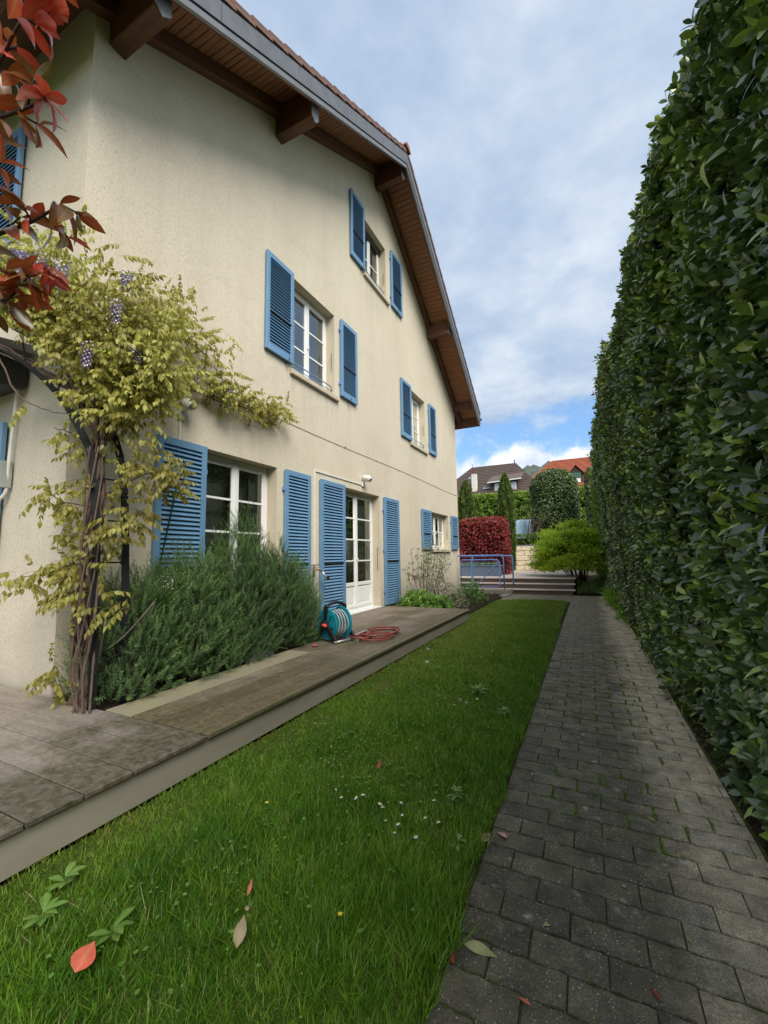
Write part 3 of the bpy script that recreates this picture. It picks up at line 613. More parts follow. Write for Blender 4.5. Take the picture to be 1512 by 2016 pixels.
aw = MB(); aw.prism([(-4.72, 1.99, 3.42), (-4.72, 1.60, 3.36), (-4.72, 1.60, 3.30), (-4.72, 1.99, 3.33)], (-2.2, 0, 0)); aw = aw.build('canopy', M['zinc_light'], house)
MB().prism([(-4.85, 1.98, 3.32), (-4.85, 1.64, 3.29), (-4.85, 1.60, 3.1), (-4.85, 1.75, 2.98), (-4.85, 1.98, 3.02)], (-2.0, 0, 0)).build('awning_case', M['black'], aw)

# wall lamps
def wall_lamp(label, y, z, tilt):
    t = thing('wall_lamp', label, 'lamp', (WX, y, z), 'outdoor lamps on the house wall')
    MB().box(WX+0.001, WX+0.035, y-0.045, y+0.045, z-0.11, z+0.0).build('mount', M['whiteplas'], t, bevel=0.01)
    MB().tube([(WX+0.03, y, z-0.02), (WX+0.07, y, z+0.02)], 0.018, 8).build('arm', M['whiteplas'], t)
    h = MB().tube([(WX+0.03, y+0.0, z+0.06), (WX+0.06, y, z+0.065), (WX+0.15, y+0.0, z+0.05), (WX+0.2, y, z+0.02)], [0.045, 0.068, 0.07, 0.05], 12)
    h.build('lamp_head', M['whiteplas'], t, smooth=True)
    MB().tube([(WX+0.199, y, z+0.021), (WX+0.21, y, z+0.015)], [0.045, 0.03], 12).build('lens', M['glass'], t)
wall_lamp('small white lamp on a thin pipe above the left shutter of the rosemary window', 3.13, 3.02, 0)
wall_lamp('small white floodlight above the open french door by the hose reel', 7.42, 2.86, 0)

# tap on the wall
tp = thing('garden_tap', 'old brass garden tap on a thin pipe beside the french door shutter', 'tap', (WX, 5.66, DZ))
MB().tube([(WX+0.05, 5.66, DZ+0.3), (WX+0.05, 5.66, 1.02)], 0.012, 8).build('pipe', M['chrome'], tp)
MB().tube([(WX+0.05, 5.66, 1.0), (WX+0.05, 5.66, 1.1), (WX+0.12, 5.70, 1.13), (WX+0.16, 5.73, 1.08)], [0.02, 0.022, 0.02, 0.016], 8).build('tap_body', M['brass'], tp, smooth=True)
MB().tube([(WX+0.05, 5.58, 1.19), (WX+0.05, 5.82, 1.19)], 0.01, 6).tube([(WX+0.05, 5.66, 1.1), (WX+0.05, 5.66, 1.19)], 0.012, 6).build('tap_lever', M['brass'], tp)
MB().tube([(WX+0.16, 5.73, 1.08), (WX+0.2, 5.78, 1.0), (WX+0.2, 5.8, 0.93)], [0.018, 0.02, 0.017], 8).build('hose_connector', M['chrome'], tp, smooth=True)
MB().tube([(WX+0.2, 5.8, 0.99), (WX+0.215, 5.84, 0.96)], 0.03, 8).build('collar', M['black'], tp)
MB().box(WX+0.02, WX+0.09, 5.56, 5.66, 0.52, 0.66).build('valve_box', M['concpale'], tp, bevel=0.01)
sb = MB().box(WX+0.001, WX+0.09, 5.28, 5.50, 0.62, 0.90).build('socket_box', M['concpale'], bevel=0.012, origin=(WX, 5.39, 0.62)); tag(sb, 'pale grey weatherproof box low on the wall behind the rosemary', 'junction box')

# ---------------------------------------------------------------- timber deck
deck = thing('wooden_deck', 'low timber deck running along the house with mossy boards', 'deck', (-2.22, 2.0, 0))
XE = -2.22
yy = 1.965; k = 0
while yy > -1.6:
    MB().box(-8.5, XE, yy-0.234, yy-0.006, DZ-0.024, DZ).build('deck_board', M['slab'], deck, origin=(-4, yy-0.12, DZ), bevel=0.003)
    yy -= 0.236; k += 1
xs = [(-3.30, -3.005), (-2.997, -2.775), (-2.769, -2.545), (-2.539, -2.30)]
for i, (a, c) in enumerate(xs):
    segs = [(1.975, 5.25), (5.256, 8.47)] if i % 2 else [(1.975, 4.1), (4.106, 8.47)]
    for (s0, s1) in segs:
        o = MB().box(a, c, s0, s1, DZ-0.024, DZ).build('deck_board', M['deck_pale'] if (i == 0 and s0 < 2) else M['deck'], deck, origin=((a+c)/2, (s0+s1)/2, DZ), bevel=0.003)
MB().box(-2.285, XE, 1.975, 8.47, DZ-0.026, DZ+0.004).build('edge_board', M['deck'], deck, bevel=0.004)
x = -3.306
while x > WX+0.05:
    a = max(x-0.222, WX+0.005)
    MB().box(a, x-0.006, 5.25, 8.47+0.0, DZ-0.024, DZ).build('deck_board', M['deck'], deck, origin=((a+x)/2, 7, DZ), bevel=0.003); x -= 0.222
for (a, c) in ((-1.6, 0.9), (0.906, 3.3), (3.306, 5.9), (5.906, 8.45)):
    MB().box(XE-0.055, XE-0.028, a, c, 0.012, DZ-0.036).build('fascia_board', M['fascia'], deck, bevel=0.002)
MB().box(-3.36, XE-0.05, 8.435, 8.46, 0.02, DZ-0.05).build('fascia_board', M['fascia'], deck)
MB().box(-8.5, XE-0.06, -1.6, 1.96, 0, DZ-0.03).box(-3.3, XE-0.06, 1.96, 8.4, 0, DZ-0.03).box(-4.1, -3.3, 5.26, 8.4, 0, DZ-0.03).build('joist_frame', M['black'], deck)
# beds
tag(MB().box(WX+0.001, -3.306, 2.015, 5.24, 0.0, DZ-0.03).build('planting_bed', M['soil']), kind='structure')
def patch(name, x0, x1, y0, y1, z, m, n=24, amp=0.02):
    vs = []; nx = max(3, int((x1-x0)/0.1)); ny = max(3, int((y1-y0)/0.1))
    for j in range(ny+1):
        for i in range(nx+1):
            e = 0 if i in (0, nx) or j in (0, ny) else 1
            vs.append((x0+(x1-x0)*i/nx, y0+(y1-y0)*j/ny, z+e*random.uniform(0, amp)))
    return tag(MB().add(vs, [(j*(nx+1)+i, j*(nx+1)+i+1, (j+1)*(nx+1)+i+1, (j+1)*(nx+1)+i) for j in range(ny) for i in range(nx)]).build(name, m, smooth=True), kind='structure')
patch('garden_bed', WX+0.002, -2.45, 8.48, 13.8, 0.02, M['soil'], amp=0.05)
# lawn base and grass
patch('lawn', -2.24, -0.50, -1.5, 8.47, 0.0, M['lawnsoil'], amp=0.015); patch('lawn', -2.45, -0.55, 8.472, 12.5, 0.0, M['lawnsoil'], amp=0.015)
patch('hedge_border', 0.62, 1.6, -1.0, 14.6, -0.012, M['soil'], amp=0.035)

# ---------------------------------------------------------------- block-paved path
path = tag(MB().box(-0.515, 0.625, -0.5, 14.38, -0.10, -0.008).box(-2.4, -0.515, 12.35, 14.38, -0.10, -0.0085).build('paved_path', M['joint']), kind='structure')
PX, PY = 0.237, 0.125
def blockproto(w, d, seed):
    r = random.Random(seed); n = 7; top = []; amp = 0.0045
    g = 0.0022; gy = 0.0042
    xs_ = [-w/2+g+(w-2*g)*k/n for k in range(n+1)]
    lo = [(x, -d/2+gy+(amp*math.sin(k*2.4+0.5) if 0 < k < n else 0)+r.uniform(-.002, .002)) for k, x in enumerate(xs_)]
    hi = [(x, d/2-gy+(amp*math.sin(k*2.4+0.5) if 0 < k < n else 0)+r.uniform(-.0012, .0012)) for k, x in enumerate(xs_)][::-1]
    ring = lo+hi; m = len(ring); cx = [(x*0.985, y*0.972) for x, y in ring]
    V = [(x, y, -0.03) for x, y in ring]+[(x, y, -0.004) for x, y in ring]+[(x, y, 0) for x, y in cx]
    F = [(i, (i+1) % m, (i+1) % m+m, i+m) for i in range(m)]+[(i+m, (i+1) % m+m, (i+1) % m+2*m, i+2*m) for i in range(m)]+[tuple(range(2*m, 3*m))]
    return np.array(V), F
blks = []
for j in range(int((14.36+0.2)/PY)):
    y = -0.2+j*PY+PY/2; off = -0.373 if j % 2 else -0.492
    edges = [-0.497]+[x for x in [off+PX*k for k in range(0, 7)] if -0.47 < x < 0.585]+[0.607]
    for a, c in zip(edges[:-1], edges[1:]): blks.append(((a+c)/2, y, c-a))
    if y > 12.42:
        xx = -0.497
        while xx > -2.3: blks.append((xx-PX/2, y, PX)); xx -= PX
protos = {}
def near(bk): return (bk[0]**2+bk[1]**2)
vis = [bk for bk in blks if bk[1] > 0.95]; vis.sort(key=near); ind = vis[:300]; rest = vis[300:]+[bk for bk in blks if bk[1] <= 0.95]
for (x, y, w) in ind:
    key = (round(w, 2), random.randrange(3))
    if key not in protos:
        V, F = blockproto(w, PY, hash(key) & 255); protos[key] = geo_mesh('paving_block', V, F, M['block'], 0.0, False)
    place('paving_block', protos[key], path, (x, y, random.uniform(-0.003, 0.002)), (random.uniform(-.016, .016), random.uniform(-.009, .009), random.uniform(-.012, .012)))
V, F = blockproto(PX, PY, 3); T = np.array([(x, y, 0) for x, y, w in rest]); n = len(T)
rot = np.repeat(np.eye(3)[None], n, 0); sc = np.array([(w/PX, 1, 1) for x, y, w in rest])
T[:, 2] += rng.uniform(-0.002, 0.002, n)
o = place('paving_block', scatter_mesh('paving_block', (V, F), rot, T, sc, rng.random(n), M['block'], smooth=False), path, (0, 0, 0)); o['kind'] = 'stuff'
tag(MB().box(-3.35, -2.28, 13.85, 14.36, -0.02, 0.17).box(-2.52, -2.28, 13.1, 13.85, -0.02, 0.05).build('kerb_slab', M['conc'], bevel=0.01), kind='structure')

# ---------------------------------------------------------------- terrace steps, retaining wall
ter = tag(MB().box(-9, -0.45, 15.2, 20.9, -0.02, 0.445).box(-9, -0.47, 14.82, 15.2, -0.02, 0.29).box(-9, -0.49, 14.46, 14.82, -0.02, 0.12).build('terrace', M['riser']), kind='structure')
for (y0, z) in ((14.40, 0.155), (14.58, 0.155), (14.77, 0.32), (14.96, 0.32)):
    MB().box(-8.9, -0.42, y0, y0+0.178, z-0.03, z).build('step_board', M['step'], ter, origin=(-3, y0, z), bevel=0.004)
y = 15.13
while y < 20.8:
    MB().box(-8.9, -0.40, y, y+0.172, 0.455, 0.485).build('terrace_board', M['step'], ter, origin=(-3, y, 0.48), bevel=0.003); y += 0.178
wallr = thing('retaining_wall', 'pale sandstone block retaining wall behind the terrace', 'wall', (-2, 21, 0.45))
MB().box(-9, 6, 20.97, 21.25, 0, 1.68).build('wall_core', M['mortar'], wallr)
for r_ in range(6):
    z0 = 0.30+0.232*r_; x = -6.0-0.2*(r_ % 2)
    while x < 4.5:
        w = random.uniform(0.36, 0.62); pr = random.uniform(0.0, 0.03)
        vs = []; bm_ = MB().box(x+0.006, x+w-0.006, 20.90-pr, 20.98, z0+0.006, z0+0.226)
        bm_.build('stone_block', M['sand'], wallr, origin=(x, 20.9, z0), bevel=0.018); x += w
MB().box(-6.2, 5, 20.86, 21.27, 1.695, 1.735).build('coping', M['concpale'], wallr)

# ---------------------------------------------------------------- vegetation builders
def jitter(nrm, amt): 
    d = nrm+rng.normal(scale=amt, size=nrm.shape); return d/np.linalg.norm(d, axis=1, keepdims=True)
def surf_box(n, x0, x1, y0, y1, z0, z1, faces='-x+x-y+y+z'):
    """random points and outward normals on the faces of a box"""
    fs = {'-x': (y1-y0)*(z1-z0), '+x': (y1-y0)*(z1-z0), '-y': (x1-x0)*(z1-z0), '+y': (x1-x0)*(z1-z0), '+z': (x1-x0)*(y1-y0)}
    use = [f for f in fs if f in faces]; tot = sum(fs[f] for f in use); P = []; Nn = []
    for f in use:
        k = int(n*fs[f]/tot); u = rng.random((k, 3))*[x1-x0, y1-y0, z1-z0]+[x0, y0, z0]; nr = np.zeros((k, 3))
        ax = 'xyz'.index(f[1]); s = 1 if f[0] == '+' else -1; u[:, ax] = (x1, y1, z1)[ax] if s > 0 else (x0, y0, z0)[ax]; nr[:, ax] = s
        P.append(u); Nn.append(nr)
    return np.concatenate(P), np.concatenate(Nn)
def surf_ell(n, c, r, zmin=-1.0):
    d = rnd_dirs(int(n*1.6)); d = d[d[:, 2] > zmin][:n]; return d*np.array(r)+np.array(c), d
SPR = {}
lf4 = leafgeo(0.116, 0.054, 0.22, 0.22, 4, shape=[0.05, .6, .95, 1, .75, 0])
def sprig(proto, n, L, spread, seed, up=(0, 0, 1)):
    """whorl of leaves around a short shoot pointing along +Z of the proto frame (mapped to +Y)"""
    r = random.Random(seed); D = []; U = []; O = []; Sc = []
    for i in range(n):
        a = i*2.4+r.uniform(-.3, .3); t = i/max(1, n-1); el = spread*(1-0.55*t)+r.uniform(-.15, .15)
        d = (math.cos(a)*math.sin(el), math.cos(el), math.sin(a)*math.sin(el)); D.append(d)
        U.append((-math.cos(a)*math.cos(el)+1e-3, math.sin(el), -math.sin(a)*math.cos(el))); O.append((0, L*t, 0)); Sc.append(r.uniform(0.75, 1.1)*(1-0.25*t))
    V, F = cluster(proto, D, U, O, Sc); nv = len(proto[0])
    pt = np.concatenate([np.full(nv, -0.12+0.34*(i/max(1, n-1))) for i in range(n)]); return (V, F), pt
def foliage(name, P, Nn, proto, pt, sc, tint, m, parent, outw=0.55, upw=0.35, jit=0.4, kind='stuff'):
    d = Nn*outw+np.array([0, 0, upw]); d = jitter(d, jit)
    Rm = frames(d, rnd_dirs(len(P))); o = WL[parent.name]
    ob = place(name, scatter_mesh(name, proto, Rm, P, sc, tint, m, o, True, pt), parent, o)
    if kind: ob['kind'] = kind
    return ob
def fbm(p, f, seed=0):
    r = np.random.default_rng(seed); s = 0
    for k in range(5):
        w = r.normal(size=3)*f*(1.5**k); s = s+np.sin(p@w+r.random()*6.28)/(1.35**k)
    return s/3.0

# the tall laurel hedge on the right
hedge = thing('laurel_hedge', 'very tall dark glossy laurel hedge along the right side of the paved path', 'hedge', (1.2, 3, 0))
HT = 4.72; HY0, HY1 = -1.0, 17.2
def hx(y, z):
    near = np.exp(-np.clip(y-2, 0, None)/3.0)
    step = 1/(1+np.exp(-(y-6.7)/0.22))
    return 0.70-0.06*np.clip((y-3)/6, 0, 1)+(0.20*near-0.12*(1-near)-0.075*step)*np.clip(z/HT, 0, 1)**1.1
def hedge_pts(n, y0, y1, depth):
    y = rng.uniform(y0, y1, n); z = rng.uniform(0.03, HT, n); P = np.stack([hx(y, z), y, z], 1)
    q = P.copy(); q[:, 0] = 0
    P[:, 0] += 0.125*fbm(q, 1.3, 5)+0.05*fbm(q, 4.0, 6)+rng.exponential(depth, n)-np.where(rng.random(n) < .06, rng.uniform(.03, .11, n), 0)
    Nn = np.zeros((n, 3)); Nn[:, 0] = -1; return P, Nn
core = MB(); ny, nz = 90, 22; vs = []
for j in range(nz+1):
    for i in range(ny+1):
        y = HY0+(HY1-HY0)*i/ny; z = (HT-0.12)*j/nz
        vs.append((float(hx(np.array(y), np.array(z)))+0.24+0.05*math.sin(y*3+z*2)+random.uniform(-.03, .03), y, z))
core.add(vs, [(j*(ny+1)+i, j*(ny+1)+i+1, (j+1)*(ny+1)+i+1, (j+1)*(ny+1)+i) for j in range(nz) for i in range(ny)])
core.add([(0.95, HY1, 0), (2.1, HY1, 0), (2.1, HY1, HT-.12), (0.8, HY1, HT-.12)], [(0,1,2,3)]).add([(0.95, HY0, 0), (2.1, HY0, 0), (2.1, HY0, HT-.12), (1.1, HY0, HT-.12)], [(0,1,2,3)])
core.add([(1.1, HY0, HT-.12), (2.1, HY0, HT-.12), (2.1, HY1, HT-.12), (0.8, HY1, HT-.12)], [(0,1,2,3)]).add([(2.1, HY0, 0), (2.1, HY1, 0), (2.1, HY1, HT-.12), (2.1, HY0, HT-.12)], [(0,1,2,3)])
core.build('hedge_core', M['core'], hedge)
stems = MB()
for k in range(46):
    y = 0.8+k*0.36+random.uniform(-.1, .1); x = 0.86+random.uniform(-.03, .08)
    stems.tube(spline([(x+0.1, y, 0), (x+random.uniform(-.05, .05), y+random.uniform(-.1, .1), 0.7), (x+0.05+random.uniform(-.05, .05), y+random.uniform(-.2, .2), 1.7), (x+0.1, y+random.uniform(-.2, .2), 3.2)], 3), [0.018]*4+[0.012]*6, 5)
stems.build('branches', M['barkgrey'], hedge)
spA, ptA = sprig(lf4, 7, 0.055, 1.15, 1); spB, ptB = sprig(lf4, 5, 0.05, 0.95, 2)
lf3 = leafgeo(0.115, 0.058, 0.22, 0.2, 3, shape=[0.1, .95, 1, .6, 0]); spC, ptC = sprig(lf3, 7, 0.05, 1.2, 3)
def tints(P, seed, base=0.28, amp=0.22, f=1.5):
    return np.clip(base+amp*fbm(P, f, seed)+rng.normal(scale=0.13, size=len(P)), 0, 0.85)
for (n, y0, y1, pr, pt, s) in ((5300, 0.6, 4.2, spA, ptA, 0.9), (3000, 1.2, 5.2, spB, ptB, 1.05), (7400, 4.2, 9.0, spA, ptA, 0.88), (9000, 9.0, HY1, spC, ptC, 1.0)):
    P, Nn = hedge_pts(n, y0, y1, 0.045)
    tt = tints(P, 3); new = rng.random(n) < 0.20+0.22*np.clip(fbm(P, 1.1, 13), -.6, 1); tt[new] = rng.uniform(0.62, 0.95, new.sum())
    tt += 0.10*(P[:, 2] > 2.2)*rng.random(n)
    foliage('leaves', P, Nn, pr, pt, rng.uniform(0.7, 1.15, n)*s, np.clip(tt, 0, 0.92), M['laurel'], hedge, 0.6, 0.42, 0.38)
P, Nn = surf_box(1500, 0.8, 2.1, HY0, HY1, 3, HT, '+z'); foliage('leaves', P, Nn, spC, ptC, rng.uniform(0.8, 1.3, len(P)), tints(P, 4)+0.2, M['laurel'], hedge, 0.4, 0.6, 0.3)
P = np.array([(0.62+0.2*rng.random()+1.2*rng.random()**2, HY1, z) for z in rng.uniform(0, HT, 900)]); Nn = np.tile([0, 1., 0], (len(P), 1)); foliage('leaves', P, Nn, spC, ptC, rng.uniform(0.8, 1.2, len(P)), tints(P, 4), M['laurel'], hedge)
lv = [geo_mesh('leaf', leafgeo(0.128, 0.054, 0.2+0.1*k, 0.15+0.12*k, 5, shape=[0, .8, 1, .9, .55, 0])[0], leafgeo(0.115, 0.048, 0.25, 0.3, 5)[1], M['laurel'], t) for k, t in enumerate((0.25, 0.45, 0.75, 0.93))]
P, Nn = hedge_pts(300, 2.3, 3.9, 0.0); P[:, 0] = np.maximum(P[:, 0], hx(P[:, 1], P[:, 2])-.13)+.0; P[:, 2] = np.minimum(P[:, 2], HT-.15)
Rm = frames(jitter(Nn*0.5+np.array([0, 0.1, 0.45])-0.9*np.array([0, 0, 1])*(rng.random((300, 1)) < 0.35), 0.4), jitter(Nn*0.8+np.array([0, 0, 0.5]), 0.3))
for k in range(300): place('leaf', lv[rng.choice(4, p=[.38, .3, .2, .12])], hedge, P[k], eul(Rm[k]), rng.uniform(0.75, 1.15))

# grass
b0 = leafgeo(1.0, 0.05, 0.15, 0.0, 3)
def blades():
    out_ = []
    for cur in (0.25, 0.6, 1.0):
        V = []; n = 4
        for i in range(n):
            t = i/n; w = 0.035*(1-t)**0.6; V += [(-w, cur*0.5*t*t, t-0.22*cur*t*t), (w, cur*0.5*t*t, t-0.22*cur*t*t)]
        V.append((0, cur*0.5, 1-0.22*cur)); F = [(2*i, 2*i+1, 2*i+3, 2*i+2) for i in range(n-1)]+[(2*n-2, 2*n-1, 2*n)]
        out_.append((np.array(V, float), F))
    return out_
BL = blades()
def rotz(a):
    c, s = np.cos(a), np.sin(a); z = np.zeros_like(a); o1 = np.ones_like(a)
    return np.stack([np.stack([c, -s, z], 1), np.stack([s, c, z], 1), np.stack([z, z, o1], 1)], 1)
lawn_g = thing('grass', 'lush green lawn grass between the timber deck and the paved path', 'grass', (-1.4, 4, 0), kind='stuff')
def grass_area(n, x0, x1, y0, y1, hs, wsc, keep=None):
    P = np.stack([rng.uniform(x0, x1, n), rng.uniform(y0, y1, n), np.zeros(n)], 1)
    d = fbm(P, 3.2, 21)*0.5+fbm(P, 9.0, 22)*0.3
    xr = -0.500-0.012*np.clip(P[:, 1]-3, 0, 9)+0.04*fbm(P*[0, 1, 0], 5.0, 8)+0.03*fbm(P*[0, 1, 0], 17.0, 9)
    edge = np.minimum(P[:, 0]-x0, xr-P[:, 0])
    k = (rng.random(n) < np.clip(0.85+0.35*d, 0.45, 1)) & (edge > -0.012) & ((P[:, 0] < xr+0.004))
    near_deck = np.clip((P[:, 0]+2.30)/0.55, 0, 1)
    k &= rng.random(n) < 0.35+0.65*near_deck
    if keep is not None: k &= keep(P)
    P = P[k]; d = d[k]; n = len(P); nd = near_deck[k]
    h = hs*np.clip(1.08+1.15*d, 0.5, 2.4)*rng.uniform(0.5, 1.25, n)*(0.30+0.70*nd)
    tint = np.clip(0.60+0.40*fbm(P, 2.0, 31)+0.2*fbm(P, 7.0, 32)+rng.normal(scale=0.17, size=n)+0.30*(1-nd)+0.24*np.clip((P[:, 1]-5)/4, 0, 1), 0, 0.92); dry = rng.random(n) < 0.035; tint[dry] = rng.uniform(0.92, 1, dry.sum())  # far blades tinted yellower, standing in for light on the far lawn
    base = rng.random(n)*6.28
    for i, pr in enumerate(BL):
        m_ = rng.integers(0, 3, n) == i; c = m_.sum()
        R_ = rotz(base[m_]+rng.normal(scale=1.3, size=c)); tilt = rng.normal(scale=0.42, size=(c, 2)); R_[:, 0, 2] += tilt[:, 0]; R_[:, 1, 2] += tilt[:, 1]
        S_ = np.stack([np.full(c, wsc)*rng.uniform(0.6, 1.3, c), h[m_], h[m_]], 1)
        place('grass_blades', scatter_mesh('grass_blades', pr, R_, P[m_], S_, tint[m_], M['grass'], WL[lawn_g.name], True), lawn_g, WL[lawn_g.name])['kind'] = 'stuff'
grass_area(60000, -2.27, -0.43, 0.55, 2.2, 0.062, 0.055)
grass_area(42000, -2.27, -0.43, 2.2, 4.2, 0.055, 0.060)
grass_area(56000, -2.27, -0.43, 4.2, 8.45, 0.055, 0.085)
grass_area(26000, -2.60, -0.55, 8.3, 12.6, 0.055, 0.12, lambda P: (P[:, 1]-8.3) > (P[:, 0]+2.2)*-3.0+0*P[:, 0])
# moss tufts and seedlings in the joints of the path
jt = []
for _ in range(2600):
    j = random.randrange(8, 60); y = -0.2+j*PY
    if random.random() < 0.35: x = random.uniform(-0.49, 0.5)
    else:
        off = -0.373 if j % 2 else -0.492; x = off+PX*random.randrange(1, 5); y += random.uniform(0.01, PY-0.01)
        x += random.uniform(-.006, .006)
    if x < 0.35 or random.random() < .3: jt.append((x, y, -0.006))
jt = np.array(jt); grp = fbm(jt, 2.2, 51) > -0.1; jt = np.repeat(jt[grp], 14, 0); jt = jt+rng.normal(scale=(0.004, 0.012, 0), size=jt.shape); n = len(jt)
ms = place('joint_moss', scatter_mesh('joint_moss', BL[1], rotz(rng.random(n)*6.28), jt, np.stack([np.full(n, .05), rng.uniform(.008, .028, n), rng.uniform(.008, .020, n)], 1), rng.uniform(0.3, 0.92, n), M['grass']), None, (0, 0, 0))
tag(ms, 'tiny tufts of moss and grass growing in the path joints', 'moss', kind='stuff')

# ---------------------------------------------------------------- small plants in the lawn
def rosette(label, x, y, n, L, wd, tint, m='weedleaf', upr=0.5, name='broadleaf_weed', group=None, z=0.0):
    t = thing(name, label, 'plant' if name != 'broadleaf_weed' else 'weed', (x, y, z), group); L *= .58; n = int(n*1.5)
    for i in range(n):
        a = i*2.4+random.uniform(-.3, .3); el = upr*random.uniform(0.5, 1.4); l = L*random.uniform(.7, 1.15)
        V, F = leafgeo(l, wd*l, 0.2, 0.35, 5, shape=[0.15, .45, .8, 1, .75, 0])
        place('leaf', geo_mesh('leaf', V, F, M[m], min(1, tint+random.uniform(-.25, .25))), t, (x, y, z+0.01+0.02*(i % 3)), (el, 0, a))
    return t
rosette('bluish green broadleaf weed standing up in the lawn midway along the deck', -1.01, 4.02, 14, 0.16, 0.3, 0.95, upr=0.75)
rosette('broad leaved weed in the lawn corner next to the orange fallen leaf', -1.56, 1.00, 7, 0.13, 0.42, 0.7)
rosette('broad leaved weed at the left edge of the lawn nearest the deck front', -1.86, 0.93, 8, 0.12, 0.42, 0.75)
rosette('light green weed pressed against the deck side at the lawn corner', -1.98, 1.06, 7, 0.11, 0.5, 0.9)
rosette('low dark weed in the lawn beside the white daisies', -0.72, 2.3, 9, 0.09, 0.35, 0.6)
rosette('low weed in the lawn just before the dandelion clocks', -1.62, 4.6, 10, 0.13, 0.3, 0.5)
rosette('weed at the grass edge next to the pink fallen leaves', -0.60, 1.93, 7, 0.07, 0.4, 0.85)
rosette('small weed near the path edge of the lawn past the bluish weed', -0.70, 3.6, 8, 0.1, 0.35, 0.9)
def clover():
    P = np.stack([rng.normal(-1.3, .35, 1500), rng.normal(3.4, 1.5, 1500), np.full(1500, .03)+rng.random(1500)*.03], 1); P = P[(P[:, 0] < -.62) & (P[:, 0] > -2.2) & (P[:, 1] > 0.8)]
    d, F = leafgeo(0.014, 0.012, 0.1, 0.1, 3); n = len(P)
    o = place('clover_patch', scatter_mesh('clover_patch', (d, F), frames(jitter(rnd_dirs(n)*[1, 1, .1], .1), np.tile([0, 0, 1.], (n, 1))), P, rng.uniform(.7, 1.6, n), rng.uniform(.4, 1, n), M['weedleaf']))
    tag(o, 'low clover and small weed leaves scattered through the lawn', 'clover', kind='stuff')
clover()
DAISY = [(-1.29, 2.0), (-1.23, 1.96), (-1.16, 1.99), (-1.14, 2.03), (-1.03, 2.01), (-0.99, 1.96), (-0.88, 1.95), (-0.94, 1.89), (-0.88, 1.9), (-0.77, 1.97), (-0.77, 1.85), (-0.7, 1.96), (-0.87, 1.84), (-0.93, 2.05), (-1.92, 2.69), (-1.83, 2.7), (-1.06, 3.61), (-1.05, 4.64), (-0.79, 2.15), (-0.95, 3.75), (-1.0, 3.58), (-1.2, 5.6), (-1.35, 6.2), (-0.9, 5.9), (-1.5, 7.1), (-1.1, 7.6), (-1.25, 5.2), (-1.6, 6.6)]
fl = MB(); r0 = 0.011
V = [(0, 0, 0.004)]+[((r0 if k % 2 else r0*.55)*math.cos(k*PI/9), (r0 if k % 2 else r0*.55)*math.sin(k*PI/9), 0.0) for k in range(18)]
fl.add(V, [(0, k+1, (k+1) % 18+1) for k in range(18)]); petal = fl.mesh('petals', M['petalwhite']); dot = MB().tube([(0, 0, 0.002), (0, 0, 0.007)], [0.004, 0.002], 8).mesh('flower_centre', M['petalyellow'])
stem_ = MB().tube([(0.004, 0, -0.07), (0, 0, 0)], 0.0012, 5).mesh('stem', M['fern'] if False else M['meadow'])
for i, (x, y) in enumerate(DAISY):
    clump = x > -1.32 and 1.8 < y < 2.2
    t = thing('daisy', 'small white daisy in the loose cluster on the lawn near the path edge' if clump else 'single white daisy scattered in the lawn beyond the daisy cluster', 'flower', (x, y, 0), 'white daisies in the cluster' if clump else 'white daisies further up the lawn')
    z = random.uniform(0.06, 0.085); rt = (random.uniform(-.5, .5), random.uniform(-.5, .5), 0); s = random.uniform(.75, 1.2)
    place('petals', petal, t, (x, y, z), rt, s); place('flower_centre', dot, t, (x, y, z), rt, s); place('stem', stem_, t, (x, y, z), rt, 1)
for lab, (x, y) in (('small yellow flower in the near lawn between the beige leaf and the path', (-0.86, 1.36)), ('small yellow flower in the lawn near the deck corner', (-1.56, 1.77)), ('small yellow flower in the lawn in front of the bluish weed', (-1.08, 3.5))):
    t = thing('yellow_flower', lab, 'flower', (x, y, 0)); V2 = [(0, 0, 0.006)]+[((.012 if k % 2 else .006)*math.cos(k*PI/5), (.012 if k % 2 else .006)*math.sin(k*PI/5), 0.0) for k in range(10)]
    MB().add([(a+x, b_+y, c+.07) for a, b_, c in V2], [(0, k+1, (k+1) % 10+1) for k in range(10)]).build('petals', M['petalyellow'], t); MB().tube([(x, y, 0), (x, y, .07)], .0012, 5).build('stem', M['meadow'], t)
for lab, (x, y), h in (('white dandelion clock on a tall stalk, the farther of two', (-1.87, 5.0), 0.16), ('white dandelion clock on its stalk, the nearer of two', (-1.68, 4.45), 0.15)):
    t = thing('dandelion_clock', lab, 'dandelion', (x, y, 0)); MB().tube([(x, y, 0), (x+.01, y, h)], .002, 5).build('stem', M['meadow'], t)
    d = rnd_dirs(160); V, F = leafgeo(0.02, 0.004, 0, 0, 2)
    place('seed_head', scatter_mesh('seed_head', (V, F), frames(d, rnd_dirs(160)), np.tile([x+.01, y, h], (160, 1)), np.full(160, 1.0), np.full(160, .5), M['petalwhite'], WL[t.name]), t, WL[t.name])
def fallen(label, x, y, L, wd, tint, rz, z=0.05, tilt=(0.05, 0.1), curl=0.2):
    V, F = leafgeo(L, wd*L, 0.18, curl, 6, shape=[0.03, .7, 1, 1, .75, .35, 0]); V[:, 1] -= L/2
    o = place('fallen_leaf', geo_mesh('fallen_leaf', V, F, M['litter'], tint), None, (x, y, z), (tilt[0], tilt[1], rz)); tag(o, label, 'leaf')
fallen('big orange red fallen leaf lying on the lawn at the lower left', -1.51, 0.88, 0.078, 0.92, 0.30, 0.4, 0.075, (0.5, 0.2), 0.1)
fallen('long beige dried fallen leaf in the near lawn', -1.13, 1.16, 0.095, 0.42, 0.8, 0.55, 0.075, (0.5, 0.1))
